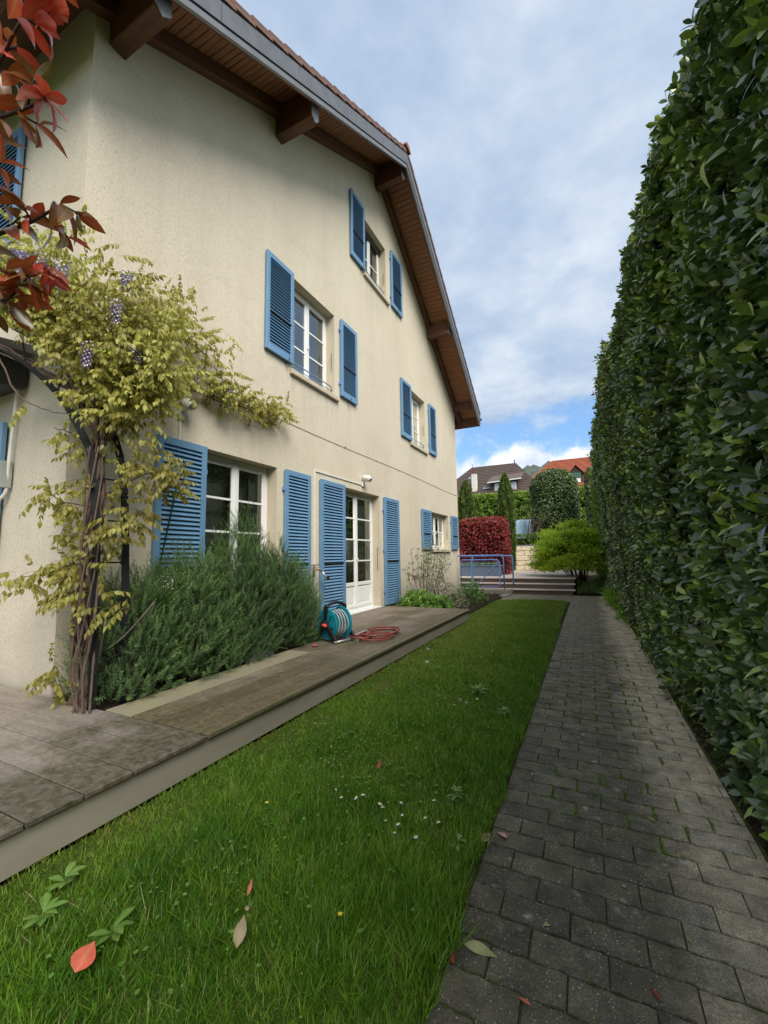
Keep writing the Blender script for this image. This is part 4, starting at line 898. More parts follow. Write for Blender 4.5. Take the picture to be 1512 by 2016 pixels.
fallen('bright red fallen leaf standing in the lawn beyond the daisies', -1.21, 2.36, 0.06, 0.3, 0.0, 0.2, 0.07, (0.9, .3))
fallen('larger pink fallen leaf at the grass edge of the path', -0.502, 2.06, 0.095, 0.36, 0.6, -0.25, 0.02, (0.1, 0.3))
fallen('smaller pink fallen leaf lying flat on the path edge', -0.445, 2.12, 0.07, 0.42, 0.62, 0.9, 0.012)
fallen('yellow green fallen leaf with a dark red tip on the path edge', -0.40, 1.50, 0.11, 0.34, 0.98, -1.45, 0.018, (0.05, .2))
fallen('small dark red leaf at the grass edge beside the yellow green leaf', -0.475, 1.43, 0.05, 0.3, 0.05, 0.3, 0.02)
fallen('thin orange curled leaf in the near lawn above the beige leaf', -1.24, 1.32, 0.06, 0.22, 0.4, 0.6, 0.07, (.6, .4))
fallen('small brown scrap of leaf in the lawn just above the beige leaf', -1.18, 1.24, 0.03, 0.5, 0.7, 0.9, 0.07)
fallen('small dark red leaf lying in a path joint near the bottom right', 0.10, 1.59, 0.05, 0.28, 0.0, 0.5, 0.012)
fallen('small orange brown leaf on the path nearest the camera', -0.25, 1.40, 0.045, 0.3, 0.3, 1.2, 0.012)
fallen('pale cream shrivelled leaf in the middle of the path', 0.20, 2.54, 0.05, 0.3, 1.0, 0.9, 0.012)
fallen('pale brown leaf in the soil under the hedge', 0.72, 3.55, 0.09, 0.35, 0.75, 1.3, 0.035)
for (x, y) in ((-.2, 1.7), (.05, 2.0), (.22, 1.85), (-.1, 2.5), (.3, 2.3), (.12, 3.1), (-.25, 3.3), (.2, 3.9), (-.05, 4.4)):
    if True:
        V, F = leafgeo(0.028, 0.012, 0.2, 0.3, 4); o = place('leaf_scrap', geo_mesh('leaf_scrap', V, F, M['litter'], 1.0), None, (x, y, .008), (0, 0, random.uniform(0, 6)))
        tag(o, 'tiny pale yellow leaf scrap lying on the dark paving blocks', 'leaf', 'leaf scraps on the path')

# ---------------------------------------------------------------- climbing arch
ar = thing('rose_arch', 'black metal garden arch carrying the wisteria at the house corner', 'arch', (-3.43, 2.0, DZ))
Ac = [(-3.40, 2.15, DZ), (-3.41, 2.145, 1.13), (-3.45, 2.12, 1.92), (-3.55, 2.08, 2.36), (-3.80, 1.96, 2.89), (-4.11, 1.83, 3.22), (-4.54, 1.63, 3.50), (-5.0, 1.43, 3.62), (-5.5, 1.2, 3.5)]
Bc = [(-3.40, 1.93, DZ), (-3.41, 1.925, 0.95), (-3.43, 1.915, 1.5), (-3.45, 1.90, 1.81), (-3.50, 1.885, 2.14), (-3.63, 1.82, 2.44), (-3.80, 1.76, 2.68), (-4.01, 1.66, 2.90), (-4.30, 1.53, 3.09), (-4.8, 1.3, 3.22), (-5.3, 1.08, 3.15)]
def flatbar(pts, wdt, th):
    P = spline(pts, 5); b = MB(); n = len(P); side = Vector((0.41, 0.91, 0)); vs = []
    for i, p in enumerate(P):
        d = (P[min(i+1, n-1)]-P[max(i-1, 0)]).normalized(); nn = d.cross(side).normalized()
        vs += [p+side*wdt/2+nn*th/2, p-side*wdt/2+nn*th/2, p-side*wdt/2-nn*th/2, p+side*wdt/2-nn*th/2]
    b.add(vs, [(4*i+k, 4*i+(k+1) % 4, 4*i+4+(k+1) % 4, 4*i+4+k) for i in range(n-1) for k in range(4)]+[(0, 1, 2, 3), (4*n-4, 4*n-3, 4*n-2, 4*n-1)])
    return b
flatbar(Ac, 0.055, 0.014).build('side_rail', M['arch'], ar); flatbar(Bc, 0.055, 0.014).build('side_rail', M['arch'], ar)
PA, PB = spline(Ac, 10), spline(Bc, 10)
for z in (0.55, 0.9, 1.3, 1.65, 1.98):
    a = min(PA, key=lambda p: abs(p.z-z)); c = min(PB, key=lambda p: abs(p.z-z)); MB().tube([a, c], 0.007, 6).build('rung', M['arch'], ar)
for fa, fb in ((0.48, 0.5), (0.58, 0.6), (0.7, 0.72), (0.82, 0.82)):
    MB().tube([PA[int(fa*len(PA))], PB[int(fb*len(PB))]], 0.007, 6).build('rung', M['arch'], ar)

# ---------------------------------------------------------------- wisteria
wi = thing('wisteria', 'wisteria with yellow green leaves and lilac blooms climbing over the black arch', 'climber', (-3.66, 1.96, DZ))
trunks = MB()
for k in range(9):
    ph = k*0.7; r1 = random.uniform(0.008, 0.020); base = (-3.68+0.035*k*0.9-0.02, 1.93+random.uniform(-.03, .04), DZ-0.03)
    pts = [base]
    for i in range(1, 9):
        z = DZ+0.26*i; cx_ = np.interp(z, [0.2, 0.74, 1.3, 1.75, 2.2, 2.6], [-3.60, -3.64, -3.59, -3.52, -3.53, -3.62]); cy_ = np.interp(z, [0.2, 1.3, 2.6], [1.94, 1.96, 1.93])
        pts.append((cx_+0.055*math.cos(ph+z*3.2)+random.uniform(-.015, .015), cy_+0.05*math.sin(ph+z*3.2), z))
    trunks.tube(spline(pts, 5), [r1*(1-0.35*i/41) for i in range(41)], 7)
for k in range(5):
    ph = k*1.3+.4; r1 = random.uniform(.006, .012); pts = [(-3.50+.045*k, 1.86+random.uniform(-.03, .03), DZ-.03)]
    for i in range(1, 9):
        z = DZ+.25*i; w_ = .075*(1-.25*abs(i-4)/4); pts.append((-3.43+w_*math.cos(ph+z*2.6)-.02*i/4, 1.89+.05*math.sin(ph+z*2.6), z))
    trunks.tube(spline(pts, 5), [r1*(1-.4*i/41) for i in range(41)], 7)
trunks.build('trunk', M['bark'], wi, smooth=True)
BR = [ # main limbs of the crown
 [(-3.55, 1.95, 2.15), (-3.62, 1.93, 2.6), (-3.85, 1.84, 3.0), (-4.2, 1.7, 3.25), (-4.6, 1.5, 3.5), (-5.0, 1.3, 3.7)],
 [(-3.55, 1.95, 2.2), (-3.58, 1.92, 2.75), (-3.62, 1.85, 3.15), (-3.8, 1.78, 3.6), (-4.0, 1.7, 3.85)],
 [(-3.52, 1.97, 2.25), (-3.45, 2.0, 2.7), (-3.35, 2.02, 3.15), (-3.4, 2.0, 3.55)],
 [(-3.5, 2.0, 2.3), (-3.35, 2.1, 2.62), (-3.5, 2.5, 2.9), (-3.8, 2.75, 3.1), (-3.98, 3.0, 3.25), (-4.0, 3.45, 3.27), (-4.02, 4.05, 3.30)],
 [(-3.55, 1.95, 2.3), (-3.75, 1.85, 2.7), (-4.0, 1.75, 2.9), (-4.4, 1.55, 3.15), (-4.9, 1.35, 3.4)],
 [(-3.35, 2.02, 3.15), (-3.5, 2.3, 3.45), (-3.75, 2.6, 3.75), (-3.95, 2.85, 3.95), (-4.0, 3.2, 3.85), (-4.0, 3.6, 3.6)],
 [(-3.60, 1.9, 2.5), (-3.9, 1.78, 3.05), (-4.15, 1.66, 3.5), (-4.35, 1.55, 3.9)],
 [(-3.45, 2.0, 2.35), (-3.3, 2.08, 2.6), (-3.15, 2.1, 2.85), (-3.05, 2.12, 3.1)],
 [(-4.0, 3.1, 3.45), (-4.0, 3.6, 3.42), (-4.0, 4.1, 3.36), (-4.0, 4.5, 3.42), (-4.0, 4.8, 3.5)],
 [(-3.6, 1.95, 1.3), (-3.75, 1.88, 1.28), (-3.95, 1.80, 1.22), (-4.1, 1.74, 1.2)],
 [(-3.55, 2.0, 1.75), (-3.8, 1.86, 1.8), (-3.95, 1.8, 1.9)], [(-3.55, 2.0, 2.1), (-3.75, 1.9, 2.35), (-3.9, 1.8, 2.42)],
 [(-3.5, 2.0, 1.85), (-3.25, 2.12, 2.0), (-3.05, 2.18, 2.03), (-2.98, 2.22, 1.95)], [(-3.5, 2.0, 1.5), (-3.3, 2.08, 1.62), (-3.15, 2.1, 1.72)],
 [(-4.3, 1.55, 3.05), (-4.15, 1.62, 2.72), (-3.9, 1.7, 2.55), (-3.65, 1.82, 2.5)]]
lb = MB()
for i, p in enumerate(BR):
    sp_ = spline(p, 5); n = len(sp_); r = 0.016 if i < 8 else 0.008
    for q in range(3 if i < 5 else 1):
        o = Vector((random.uniform(-.03, .03), random.uniform(-.03, .03), random.uniform(-.04, .04))) if q else Vector()
        lb.tube([v+o*(0.4+1.2*j/n)+Vector((random.uniform(-.006, .006),)*3) for j, v in enumerate(sp_)], [r*(1-0.65*j/n) for j in range(n)], 6)
lb.build('limbs', M['bark'], wi, smooth=True)
lfl = leafgeo(0.056, 0.030, 0.14, 0.25, 3, shape=[0.1, .9, 1, .5, 0])
def pinnate(seed):
    r = random.Random(seed); n = 5; L = 0.17; D = []; U = []; O = []; Sc = []; V = []
    bend = r.uniform(0.4, 1.2)
    for i in range(n):
        t = 0.25+0.68*i/(n-1); y = L*t; z = -bend*L*t*t*0.5
        for s in (-1, 1):
            droop = r.uniform(1.1, 2.6)
            D.append((s*r.uniform(.5, 1.2), r.uniform(.0, .8), -droop)); U.append((s*r.uniform(-.6, .6), r.uniform(-.6, .3), 1)); O.append((0, y, z)); Sc.append(r.uniform(.75, 1.1)*(1.05-0.3*abs(t-.5)))
    D.append((0.05, 1, -bend)); U.append((0, .4, 1)); O.append((0, L, -bend*L*.5)); Sc.append(1.0)
    V, F = cluster((lfl[0]*1.0, lfl[1]), D, U, O, Sc)
    b = MB(); b.tube([(0, L*k/4, -bend*L*(k/4)**2*.5) for k in range(5)], 0.0014, 4, False); V2 = np.array([list(q) for q in b.v]); F2 = [tuple(i+len(V) for i in f) for f in b.f]
    return np.concatenate([V, V2]), F+F2
PN = [pinnate(s) for s in range(5)]
def along(p, n, spread, zoff=0.0, t0=0.15):
    sp_ = spline(p, 8); out_ = []
    for _ in range(n):
        v = sp_[int(random.uniform(t0, 1)*(len(sp_)-1))]
        g_ = lambda s: max(-1.8*s, min(1.8*s, random.gauss(0, s)))
        out_.append((v.x+g_(spread), v.y+g_(spread*.55), v.z+g_(spread)+zoff))
    return out_
LP = []
for i, (n, s, zo) in {0: (330, .17, .34), 1: (300, .19, .10), 2: (330, .17, .08), 3: (300, .12, .14), 4: (40, .10, .3), 5: (360, .15, .06), 6: (330, .19, .10), 7: (270, .14, .06), 8: (230, .085, .05), 9: (40, .06, .0), 10: (40, .07, 0), 11: (34, .06, .0), 12: (70, .07, 0), 13: (32, .06, 0)}.items():
    LP += along(BR[i], int(n*.82), s, zo)
for _ in range(74): LP.append((random.uniform(-3.78, -3.2), random.uniform(1.85, 2.05), random.uniform(0.9, 2.3)))
for _ in range(12): LP.append((random.uniform(-3.85, -3.75), random.uniform(1.82, 1.92), random.uniform(0.35, 0.55)))
for _ in range(30): LP.append((random.gauss(-3.68, .07), random.uniform(1.85, 1.95), random.gauss(1.22, .12)))
LP = np.array(LP)
ax_ = np.array([p[0] for p in Ac[2:7]][::-1]); az_ = np.array([p[2] for p in Ac[2:7]][::-1]); zr = np.interp(LP[:, 0], ax_, az_)
LP = LP[~((LP[:, 0] < -3.5) & (LP[:, 2] > 2.42) & (LP[:, 2] < zr+.12) & (rng.random(len(LP)) < .9))]
bad = (LP[:, 1] > 1.94) & (LP[:, 0] < WX+0.03); LP[bad, 1] = 1.85; LP[:, 0] = np.where(LP[:, 1] > 2.0, np.maximum(LP[:, 0], WX+0.05), LP[:, 0])
n = len(LP); dirs = rnd_dirs(n)*[1, 1, .45]; dirs[:, 1] -= 0.25; dirs[:, 0] += 0.25; Rm = frames(dirs, np.tile([0, 0, 1.], (n, 1)))
tw = np.clip(0.35+0.30*fbm(LP, 3, 61)+rng.normal(scale=.14, size=n)+0.30*(LP[:, 2]-2.2).clip(0, 1)*.6, 0, 1)
dist = np.linalg.norm(LP-[0, 0, EYE], axis=1); order = np.argsort(dist); idx = order[:300]; oth = order[300:]
wm = {}
for k in idx:
    key = (int(rng.integers(0, 5)), round(float(tw[k])*5)/5)
    if key not in wm: wm[key] = geo_mesh('leaf', PN[key[0]][0], PN[key[0]][1], M['wist'], key[1])
    place('leaf', wm[key], wi, LP[k], eul(Rm[k]), rng.uniform(.8, 1.2))
for q in range(5):
    s_ = oth[q::5]; place('leaves', scatter_mesh('leaves', PN[q], Rm[s_], LP[s_], rng.uniform(.8, 1.2, len(s_)), tw[s_], M['wist'], WL[wi.name]), wi, WL[wi.name])['kind'] = 'stuff'
def raceme(x, y, z, L, n, lab=None):
    k = np.arange(n); t = k/n; a = k*2.4; r = 0.032*(1-t*.8)+rng.normal(scale=.005, size=n); P = np.stack([x+r*np.cos(a), y+r*np.sin(a), z-L*t], 1)
    V, F = leafgeo(0.029, 0.021, 0.5, 0.5, 3); D = np.stack([np.cos(a), np.sin(a), -.3*np.ones(n)], 1)
    place('flower_cluster', scatter_mesh('flower_cluster', (V, F), frames(D, np.tile([0, 0, 1.], (n, 1))), P, rng.uniform(.8, 1.2, n), rng.uniform(0, 1, n), M['lilac'], WL[wi.name]), wi, WL[wi.name])
for (x, y, z, L) in ((-3.98, 1.62, 3.86, .17), (-3.9, 1.60, 3.84, .16), (-3.83, 1.62, 3.78, .17), (-3.74, 1.66, 3.74, .15), (-4.05, 1.6, 3.92, .12), (-3.56, 1.72, 3.66, .17), (-3.22, 1.95, 3.36, .15), (-3.16, 1.98, 3.6, .10), (-3.40, 1.85, 3.02, .15), (-3.1, 2.05, 3.0, .10), (-3.97, 3.3, 3.55, .14), (-4.28, 1.45, 3.4, .16), (-3.92, 3.75, 3.42, .1)):
    raceme(x, y-.10, z, L*1.35, 75)

# ---------------------------------------------------------------- rosemary
needle = leafgeo(0.028, 0.0055, 0.1, 0.15, 2)
def rosprig(seed, L=0.15, n=34):
    r = random.Random(seed); D = []; U = []; O = []; Sc = []; bend = r.uniform(-.03, .03)
    for i in range(n):
        t = i/n; a = i*2.4; el = 0.95-0.55*t+r.uniform(-.15, .15); D.append((math.cos(a)*math.sin(el), math.cos(el), math.sin(a)*math.sin(el))); U.append((math.cos(a)*.1, .9, math.sin(a)*.1)); O.append((bend*t*t, L*t, 0)); Sc.append(r.uniform(.8, 1.2)*(1.05-.3*t))
    V, F = cluster(needle, D, U, O, Sc); pt = np.repeat([-.15+.4*i/n for i in range(n)], len(needle[0])); return (V, F), pt
RS = [rosprig(s) for s in range(3)]
def rosemary_bush(label, c, r, n, stems=26, top=None):
    t = thing('rosemary_bush', label, 'rosemary', (c[0], c[1], DZ-.03), 'rosemary bushes in the bed under the window')
    zc = DZ; st = MB()
    for k in range(stems):
        a = random.uniform(0, 2*PI); q = random.uniform(.2, .9); e = (c[0]+r[0]*q*math.cos(a), c[1]+r[1]*q*math.sin(a), zc+r[2]*random.uniform(.45, .95)*(1-.4*q*q))
        st.tube(spline([(c[0]+r[0]*.35*q*math.cos(a), c[1]+r[1]*.35*q*math.sin(a), zc-.04), ((c[0]+e[0])/2+random.uniform(-.05, .05), (c[1]+e[1])/2, (zc+e[2])/2-.03), e], 4), [.009-.0007*i for i in range(9)], 5)
    st.build('stems', M['barkgrey'], t, smooth=True)
    P = []
    d = rnd_dirs(int(n*2.6)); d[:, 2] = np.abs(d[:, 2]); lob = 1+0.24*fbm(d, 3.5, int(c[1]*10)); rad = np.cbrt(rng.uniform(.30, 1.0, len(d)))*lob
    P = d*rad[:, None]*np.array(r)+[c[0], c[1], zc]; P = P[(P[:, 0] > WX+.04) & (P[:, 2] > DZ-0.02)][:n]
    keep = ~((P[:, 0] > -3.22+0.12*rng.random(len(P))) | (P[:, 1] < 2.0)); P = P[keep]; m_ = len(P)
    Nn = (P-[c[0], c[1], zc-.1]); Nn /= np.linalg.norm(Nn, axis=1, keepdims=True)
    tt = np.clip(.40+.34*fbm(P, 4, 71)+rng.normal(scale=.13, size=m_)+.15*(P[:, 2]-.9), 0, .95)
    for q in range(3):
        s_ = slice(q, None, 3); foliage('foliage', P[s_], Nn[s_], RS[q][0], RS[q][1], rng.uniform(.7, 1.35, len(P[s_])), tt[s_], M['rosemary'], t, .75, .55, .42)
rosemary_bush('rosemary bush wrapped round the arch foot beside the wisteria trunk', (-3.66, 2.36, 0), (.42, .42, .92), 1500)
rosemary_bush('middle rosemary bush in front of the blue shutter', (-3.68, 2.95, 0), (.48, .48, 1.12), 2300)
rosemary_bush('tallest rosemary bush in front of the french window', (-3.66, 3.62, 0), (.48, .55, 1.36), 2900)
rosemary_bush('rosemary bush in front of the right shutter nearest the hose reel', (-3.68, 4.35, 0), (.46, .56, 1.20), 2500)
rosemary_bush('loose pale rosemary bush leaning on the tap at the end of the bed', (-3.80, 4.95, 0), (.27, .36, .85), 760)
P = np.stack([rng.uniform(-3.6, -3.28, 60), rng.uniform(2.05, 4.8, 60), rng.uniform(.9, 1.4, 60)], 1); 
fb = np.concatenate([np.array([[-3.38, 2.5, 1.12]])+rng.normal(scale=.035, size=(26, 3)), np.array([[-3.3, 2.85, .6]])+rng.normal(scale=.03, size=(8, 3)), np.array([[-3.5, 3.9, 1.3]])+rng.normal(scale=.1, size=(10, 3))])
V, F = leafgeo(.016, .009, .2, .2, 3); n = len(fb); o = place('rosemary_flowers', scatter_mesh('rosemary_flowers', (V, F), frames(rnd_dirs(n), rnd_dirs(n)), fb, rng.uniform(.7, 1.1, n), np.ones(n), M['petalwhite'])); tag(o, 'tiny pale rosemary flowers among the needles', 'flowers', kind='stuff')
o = MB().tube([(-3.92, 2.74, .9), (-3.90, 2.98, 2.22)], .008, 6).build('green_stake', M['pinecore'], origin=(-3.92, 2.74, .9)); tag(o, 'thin dark green stake leaning diagonally across the blue shutter', 'stake')
o = MB().tube(spline([(-3.45, 2.05, .62), (-3.35, 2.12, .72), (-3.2, 2.15, .86), (-3.12, 2.2, .98)], 5), .010, 7).tube(spline([(-3.52, 2.02, .35), (-3.45, 2.0, .6), (-3.4, 2.0, .85)], 4), .010, 6).build('pruned_stem', M['barkgrey'], wi, smooth=True)
o = MB().box(-3.44, -3.29, 3.50, 3.82, DZ-.03, DZ+.055).build('concrete_block', M['concpale'], bevel=.006, origin=(-3.37, 3.66, DZ)); tag(o, 'pale grey concrete block peeping out from under the rosemary beside the deck', 'block')
V, F = leafgeo(.05, .05, .3, .1, 3); o = MB().tube([(-3.13, 4.33, DZ+.02), (-3.08, 4.37, DZ+.02)], .022, 8).build('hose_fitting', M['hosered'], bevel=.003, origin=(-3.1, 4.35, DZ)); tag(o, 'small dark red hose fitting lying on the deck before the reel', 'hose fitting')

# ---------------------------------------------------------------- photinia close to the camera
ph = thing('photinia_shrub', 'photinia shrub with red young leaves hanging in at the upper left', 'shrub', (-1.95, -0.25, 0))
st = MB(); st.tube(spline([(-1.95, -.25, 0), (-1.9, -.2, .8), (-1.8, -.1, 1.6), (-1.7, 0, 2.3), (-1.6, .05, 2.9)], 5), [.035-.0011*i for i in range(21)], 8)
PB_ = [[(-1.75, -.05, 1.8), (-1.5, .2, 2.2), (-1.25, .36, 2.42), (-1.02, .36, 2.48)], [(-1.72, 0, 2.2), (-1.4, .25, 2.5), (-1.1, .36, 2.6), (-.98, .34, 2.55)],
       [(-1.75, -.05, 1.7), (-1.5, .25, 2.0), (-1.28, .45, 2.15), (-1.12, .5, 2.2)], [(-1.78, -.08, 1.6), (-1.55, .25, 1.85), (-1.35, .45, 2.0), (-1.22, .52, 2.08)],
       [(-1.8, -.1, 1.55), (-1.6, .2, 1.75), (-1.42, .42, 1.93), (-1.27, .48, 2.0)], [(-1.75, 0, 2.0), (-1.45, .25, 2.25), (-1.2, .38, 2.35), (-1.04, .42, 2.36)],
       [(-1.7, .0, 2.4), (-1.4, .22, 2.7), (-1.15, .32, 2.75)], [(-1.75, -.05, 1.9), (-1.5, .2, 2.1), (-1.32, .35, 2.2), (-1.2, .4, 2.25)]]
for p in PB_: sp_ = spline(p, 5); st.tube(sp_, [.009-.0065*i/len(sp_) for i in range(len(sp_))], 6)
lp = []
for bi, p in enumerate(PB_):
    sp_ = spline(p, 8)
    for k in range(7):
        v = sp_[int((.40+.60*k/6)*(len(sp_)-1))]; tip = k == 6
        d = Vector((random.uniform(-.1, .9), random.uniform(-.3, .8), random.uniform(-.6, .5))).normalized(); e = v+d*random.uniform(.02, .07)
        st.tube([v, e], [.003, .002], 5)
        nl = 7 if tip else 5
        for q in range(nl):
            a = q*2.4+random.uniform(-.3, .3); ax = d; b1 = ax.orthogonal().normalized(); b2 = ax.cross(b1)
            dd = (ax*random.uniform(.3, .9)+(b1*math.cos(a)+b2*math.sin(a))*.9+Vector((0, 0, -.35))).normalized()
            tn = random.choice([.75, .85, .95, 1.0]) if (tip and bi in (0, 1, 5, 3)) or random.random() < .15 else random.choice([0, .1, .2, .35, .45, .55, .6])
            lp.append((e-ax*.01*q, dd, tn))
st.build('branches', M['barkdark'], ph, smooth=True)
pm = {}
for (p, d, tn) in lp[:300]:
    key = (round(tn, 2), random.randrange(2))
    if key not in pm: V, F = leafgeo(.086, .034, .28, .15+.3*key[1], 6, shape=[.05, .5, .85, 1, .95, .6, 0]); pm[key] = geo_mesh('leaf', V, F, M['photred'], key[0])
    Rr = frames(np.array([list(d)]), np.array([[random.gauss(0, .4), random.gauss(0, .4), 1]]))[0]; place('leaf', pm[key], ph, p, eul(Rr), random.uniform(.6, 1.05))

# ---------------------------------------------------------------- hose reel and coil
hr = thing('hose_reel', 'teal garden hose reel with black stand and orange crank on the deck', 'hose reel', (-3.12, 4.85, DZ))
# axle runs along +Y-ish; discs face the camera side
ax = Vector((0.30, 0.95, 0)).normalized(); sd_ = Vector((0.95, -0.30, 0)); ctr = Vector((-3.10, 4.78, DZ+0.225))
def disc(c, r, th, m, nm, ribs=False):
    b = MB(); n = 36; a0 = c-ax*th/2; ring = [sd_*math.cos(2*PI*k/n)*r+Vector((0, 0, math.sin(2*PI*k/n)*r)) for k in range(n)]
    b.prism([a0+v for v in ring], ax*th); b.prism([a0-ax*.008+v*1.0 for v in ring], ax*.008)
    b.tube([c+v*1.0 for v in ring]+[c+ring[0]], .009, 6, False)
    o = b.build(nm, m, hr)
    if ribs:
        for k in range(6):
            q = 2*PI*k/6; v = sd_*math.cos(q)+Vector((0, 0, math.sin(q))); w = ax.cross(v)*.022
            MB().prism([c-ax*.018+v*.06-w, c-ax*.018+v*.06+w, c-ax*.018+v*r*.82+w*1.6, c-ax*.018+v*r*.82-w*1.6], -ax*.012).build('rib', m, o)
disc(ctr-ax*.11, .195, .012, M['teal'], 'drum_disc', True); disc(ctr+ax*.13, .205, .012, M['teal'], 'drum_disc')
MB().tube([ctr-ax*.1, ctr+ax*.12], .10, 20).build('drum', M['teal'], hr, smooth=False)
pts = []
for k in range(8*28+1):
    q = 2*PI*k/28; lay = k/(8*28); rr = .150+(.014 if k > 110 else 0)+.006*math.sin(k*.7); v = sd_*math.cos(q)*rr+Vector((0, 0, math.sin(q)*rr)); pts.append(ctr+ax*(-.085+.195*(2*lay if lay < .5 else 2-2*lay))+v)
MB().tube(pts, .0115, 7).build('wound_hose', M['hosegrey'], hr, smooth=True)
fr_ = MB()
for s in (-1, 1):
    c = ctr+ax*(.155*s if s < 0 else .17)
    foot1 = c+sd_*.20; foot1.z = DZ+.02; foot2 = c-sd_*.20; foot2.z = DZ+.02; top = c+Vector((0, 0, .23))-sd_*.0
    for f_ in (foot1, foot2):
        v = (f_-c).normalized(); w = ax.cross(v)*.028; fr_.prism([c-w*1.25-v*.02, c+w*1.25-v*.02, f_+w, f_-w], ax*.03)
    w = sd_*.032; fr_.prism([c-w, c+w, top+w*.9, top-w*.9], ax*.03); fr_.tube([c-ax*.005, c+ax*.035], .055, 16)
t0 = ctr-ax*.14+Vector((0, 0, .225)); t1 = ctr+ax*.19+Vector((0, 0, .225))
fr_.tube(spline([t0, t0.lerp(t1, .2)+Vector((0, 0, .03)), t0.lerp(t1, .6)+Vector((0, 0, .045)), t1], 5), .021, 10)
fr_.build('stand', M['black'], hr, bevel=0.002)
for s in (-1, 1):
    a = ctr-ax*.16+sd_*.20*s; c = ctr+ax*.2+sd_*.20*s; a.z = c.z = DZ+.022; MB().tube([a, c], .015, 10).build('base_tube', M['chrome'], hr, smooth=True)
cr = ctr-ax*.185; MB().tube([cr+ax*.02, cr-ax*.01], .05, 14).build('crank_hub', M['black'], hr)
MB().prism([cr-ax*.012+Vector((0, 0, .018)), cr-ax*.012-Vector((0, 0, .018)), cr-ax*.012+sd_*.03-Vector((0, 0, .02)), cr-ax*.012+sd_*.03+Vector((0, 0, .02))], -ax*.01).build('crank_arm', M['black'], hr)
MB().tube([cr-ax*.01, cr-ax*.02+sd_*.03, cr-ax*.03+sd_*.10], [.018, .024, .020], 10).build('crank_handle', M['orange'], hr, smooth=True)
MB().tube(spline([ctr+ax*.05+Vector((0, 0, -.17)), Vector((-2.93, 4.95, DZ+.04)), Vector((-2.86, 5.15, DZ+.07)), Vector((-2.88, 5.3, DZ+.05)), Vector((-2.95, 5.28, DZ+.02))], 6), .0115, 8).build('loose_hose', M['hosegrey'], hr, smooth=True)
pts = []
for k in range(4):
    cx_, cy_, ra, rb = ((-2.72, 5.35, .20, .42), (-2.62, 5.10, .20, .30), (-2.78, 5.02, .15, .22), (-2.66, 5.3, .22, .38))[k]
    for q in range(22):
        a = 2*PI*q/22+PI+k*.15; pts.append(Vector((cx_+ra*math.cos(a), cy_+rb*math.sin(a), DZ+.016+.016*k+.004*math.sin(a*3))))
hc = MB().tube(spline(pts, 2), .0125, 8).build('hose_coil', M['hosered'], origin=(-2.7, 5.2, DZ), smooth=True); tag(hc, 'dull red garden hose coiled loosely on the deck beside the reel', 'hose')

# ---------------------------------------------------------------- flower bed by the far window
def shrub(name, label, cat, c, r, n, proto, pt, m, sc, stemm='barkgrey', zmin=0.0, stems=14, outw=.5, upw=.4, jit=.4, base=.45, amp=.25, inner=.45, group=None, lobes=.15, extra=None):
    t = thing(name, label, cat, (c[0], c[1], c[2]), group); st = MB()
    for k in range(stems):
        a = random.uniform(0, 2*PI); q = random.uniform(.2, .85); e = (c[0]+r[0]*q*math.cos(a), c[1]+r[1]*q*math.sin(a), c[2]+r[2]*random.uniform(.4, .85))
        st.tube(spline([(c[0]+r[0]*.12*math.cos(a), c[1]+r[1]*.12*math.sin(a), c[2]-.02), ((c[0]*1.2+e[0]*.8)/2, (c[1]*1.2+e[1]*.8)/2, (c[2]+e[2])/2), e], 4), [.012*max(r)/.6*(1-.09*i) for i in range(9)], 5)
    if stems: st.build('stems', M[stemm], t, smooth=True)
    d = rnd_dirs(int(n*2.3)); d[:, 2] = np.abs(d[:, 2]) if zmin >= 0 else d[:, 2]; lob = 1+lobes*fbm(d, 3.2, int(abs(c[0]*7+c[1]*3)))
    rad = np.cbrt(rng.uniform(inner**3, 1, len(d)))*lob; P = (d*rad[:, None]*np.array(r)+np.array([c[0], c[1], c[2]]))[:n]
    Nn = P-np.array(c)+[0, 0, r[2]*.1]; Nn /= np.linalg.norm(Nn, axis=1, keepdims=True)
    tt = np.clip(base+amp*fbm(P, 4/max(r), 81)+rng.normal(scale=.14, size=len(P))+.2*(d[:len(P), 2]-.4), 0, 1)
    foliage('foliage', P, Nn, proto, pt, rng.uniform(.7, 1.25, len(P))*sc, tt, m, t, outw, upw, jit); return t
lfb = leafgeo(.06, .032, .15, .25, 3); spD, ptD = sprig(lfb, 6, .04, 1.15, 5)
lfs = leafgeo(.035, .018, .15, .25, 3); spE, ptE = sprig(lfs, 6, .04, 1.1, 6)
shrub('leafy_plant', 'bright green leafy perennial at the end of the deck nearest the wall', 'plant', (-3.55, 8.95, .02), (.50, .40, .50), 420, spD, ptD, M['bedleaf'], 1.25, base=.8)
shrub('leafy_plant', 'bright green leafy perennial at the deck end farther from the wall', 'plant', (-3.12, 8.95, .02), (.46, .36, .40), 380, spD, ptD, M['bedleaf'], 1.25, base=.7)
shrub('garden_shrub', 'dull green small leaved shrub below the far ground floor window', 'shrub', (-3.35, 9.9, .02), (.4, .4, .78), 420, spE, ptE, M['greyleaf'], 1.1, base=.25, inner=.2)
shrub('garden_shrub', 'dark green round shrub before the blue railing', 'shrub', (-2.95, 11.3, .02), (.45, .5, .60), 420, spD, ptD, M['bedleaf'], .9, base=.3)
shrub('silver_shrub', 'pale grey straggly shrub between the bright plants and the railing', 'shrub', (-2.86, 9.75, .02), (.26, .32, .62), 260, spE, ptE, M['greyleaf'], 1.0, base=.85, inner=.1)
rs = thing('rose_bush', 'leggy rose bush against the wall under the far window with one pale bloom', 'rose', (-3.75, 9.9, .0)); st = MB(); P = []
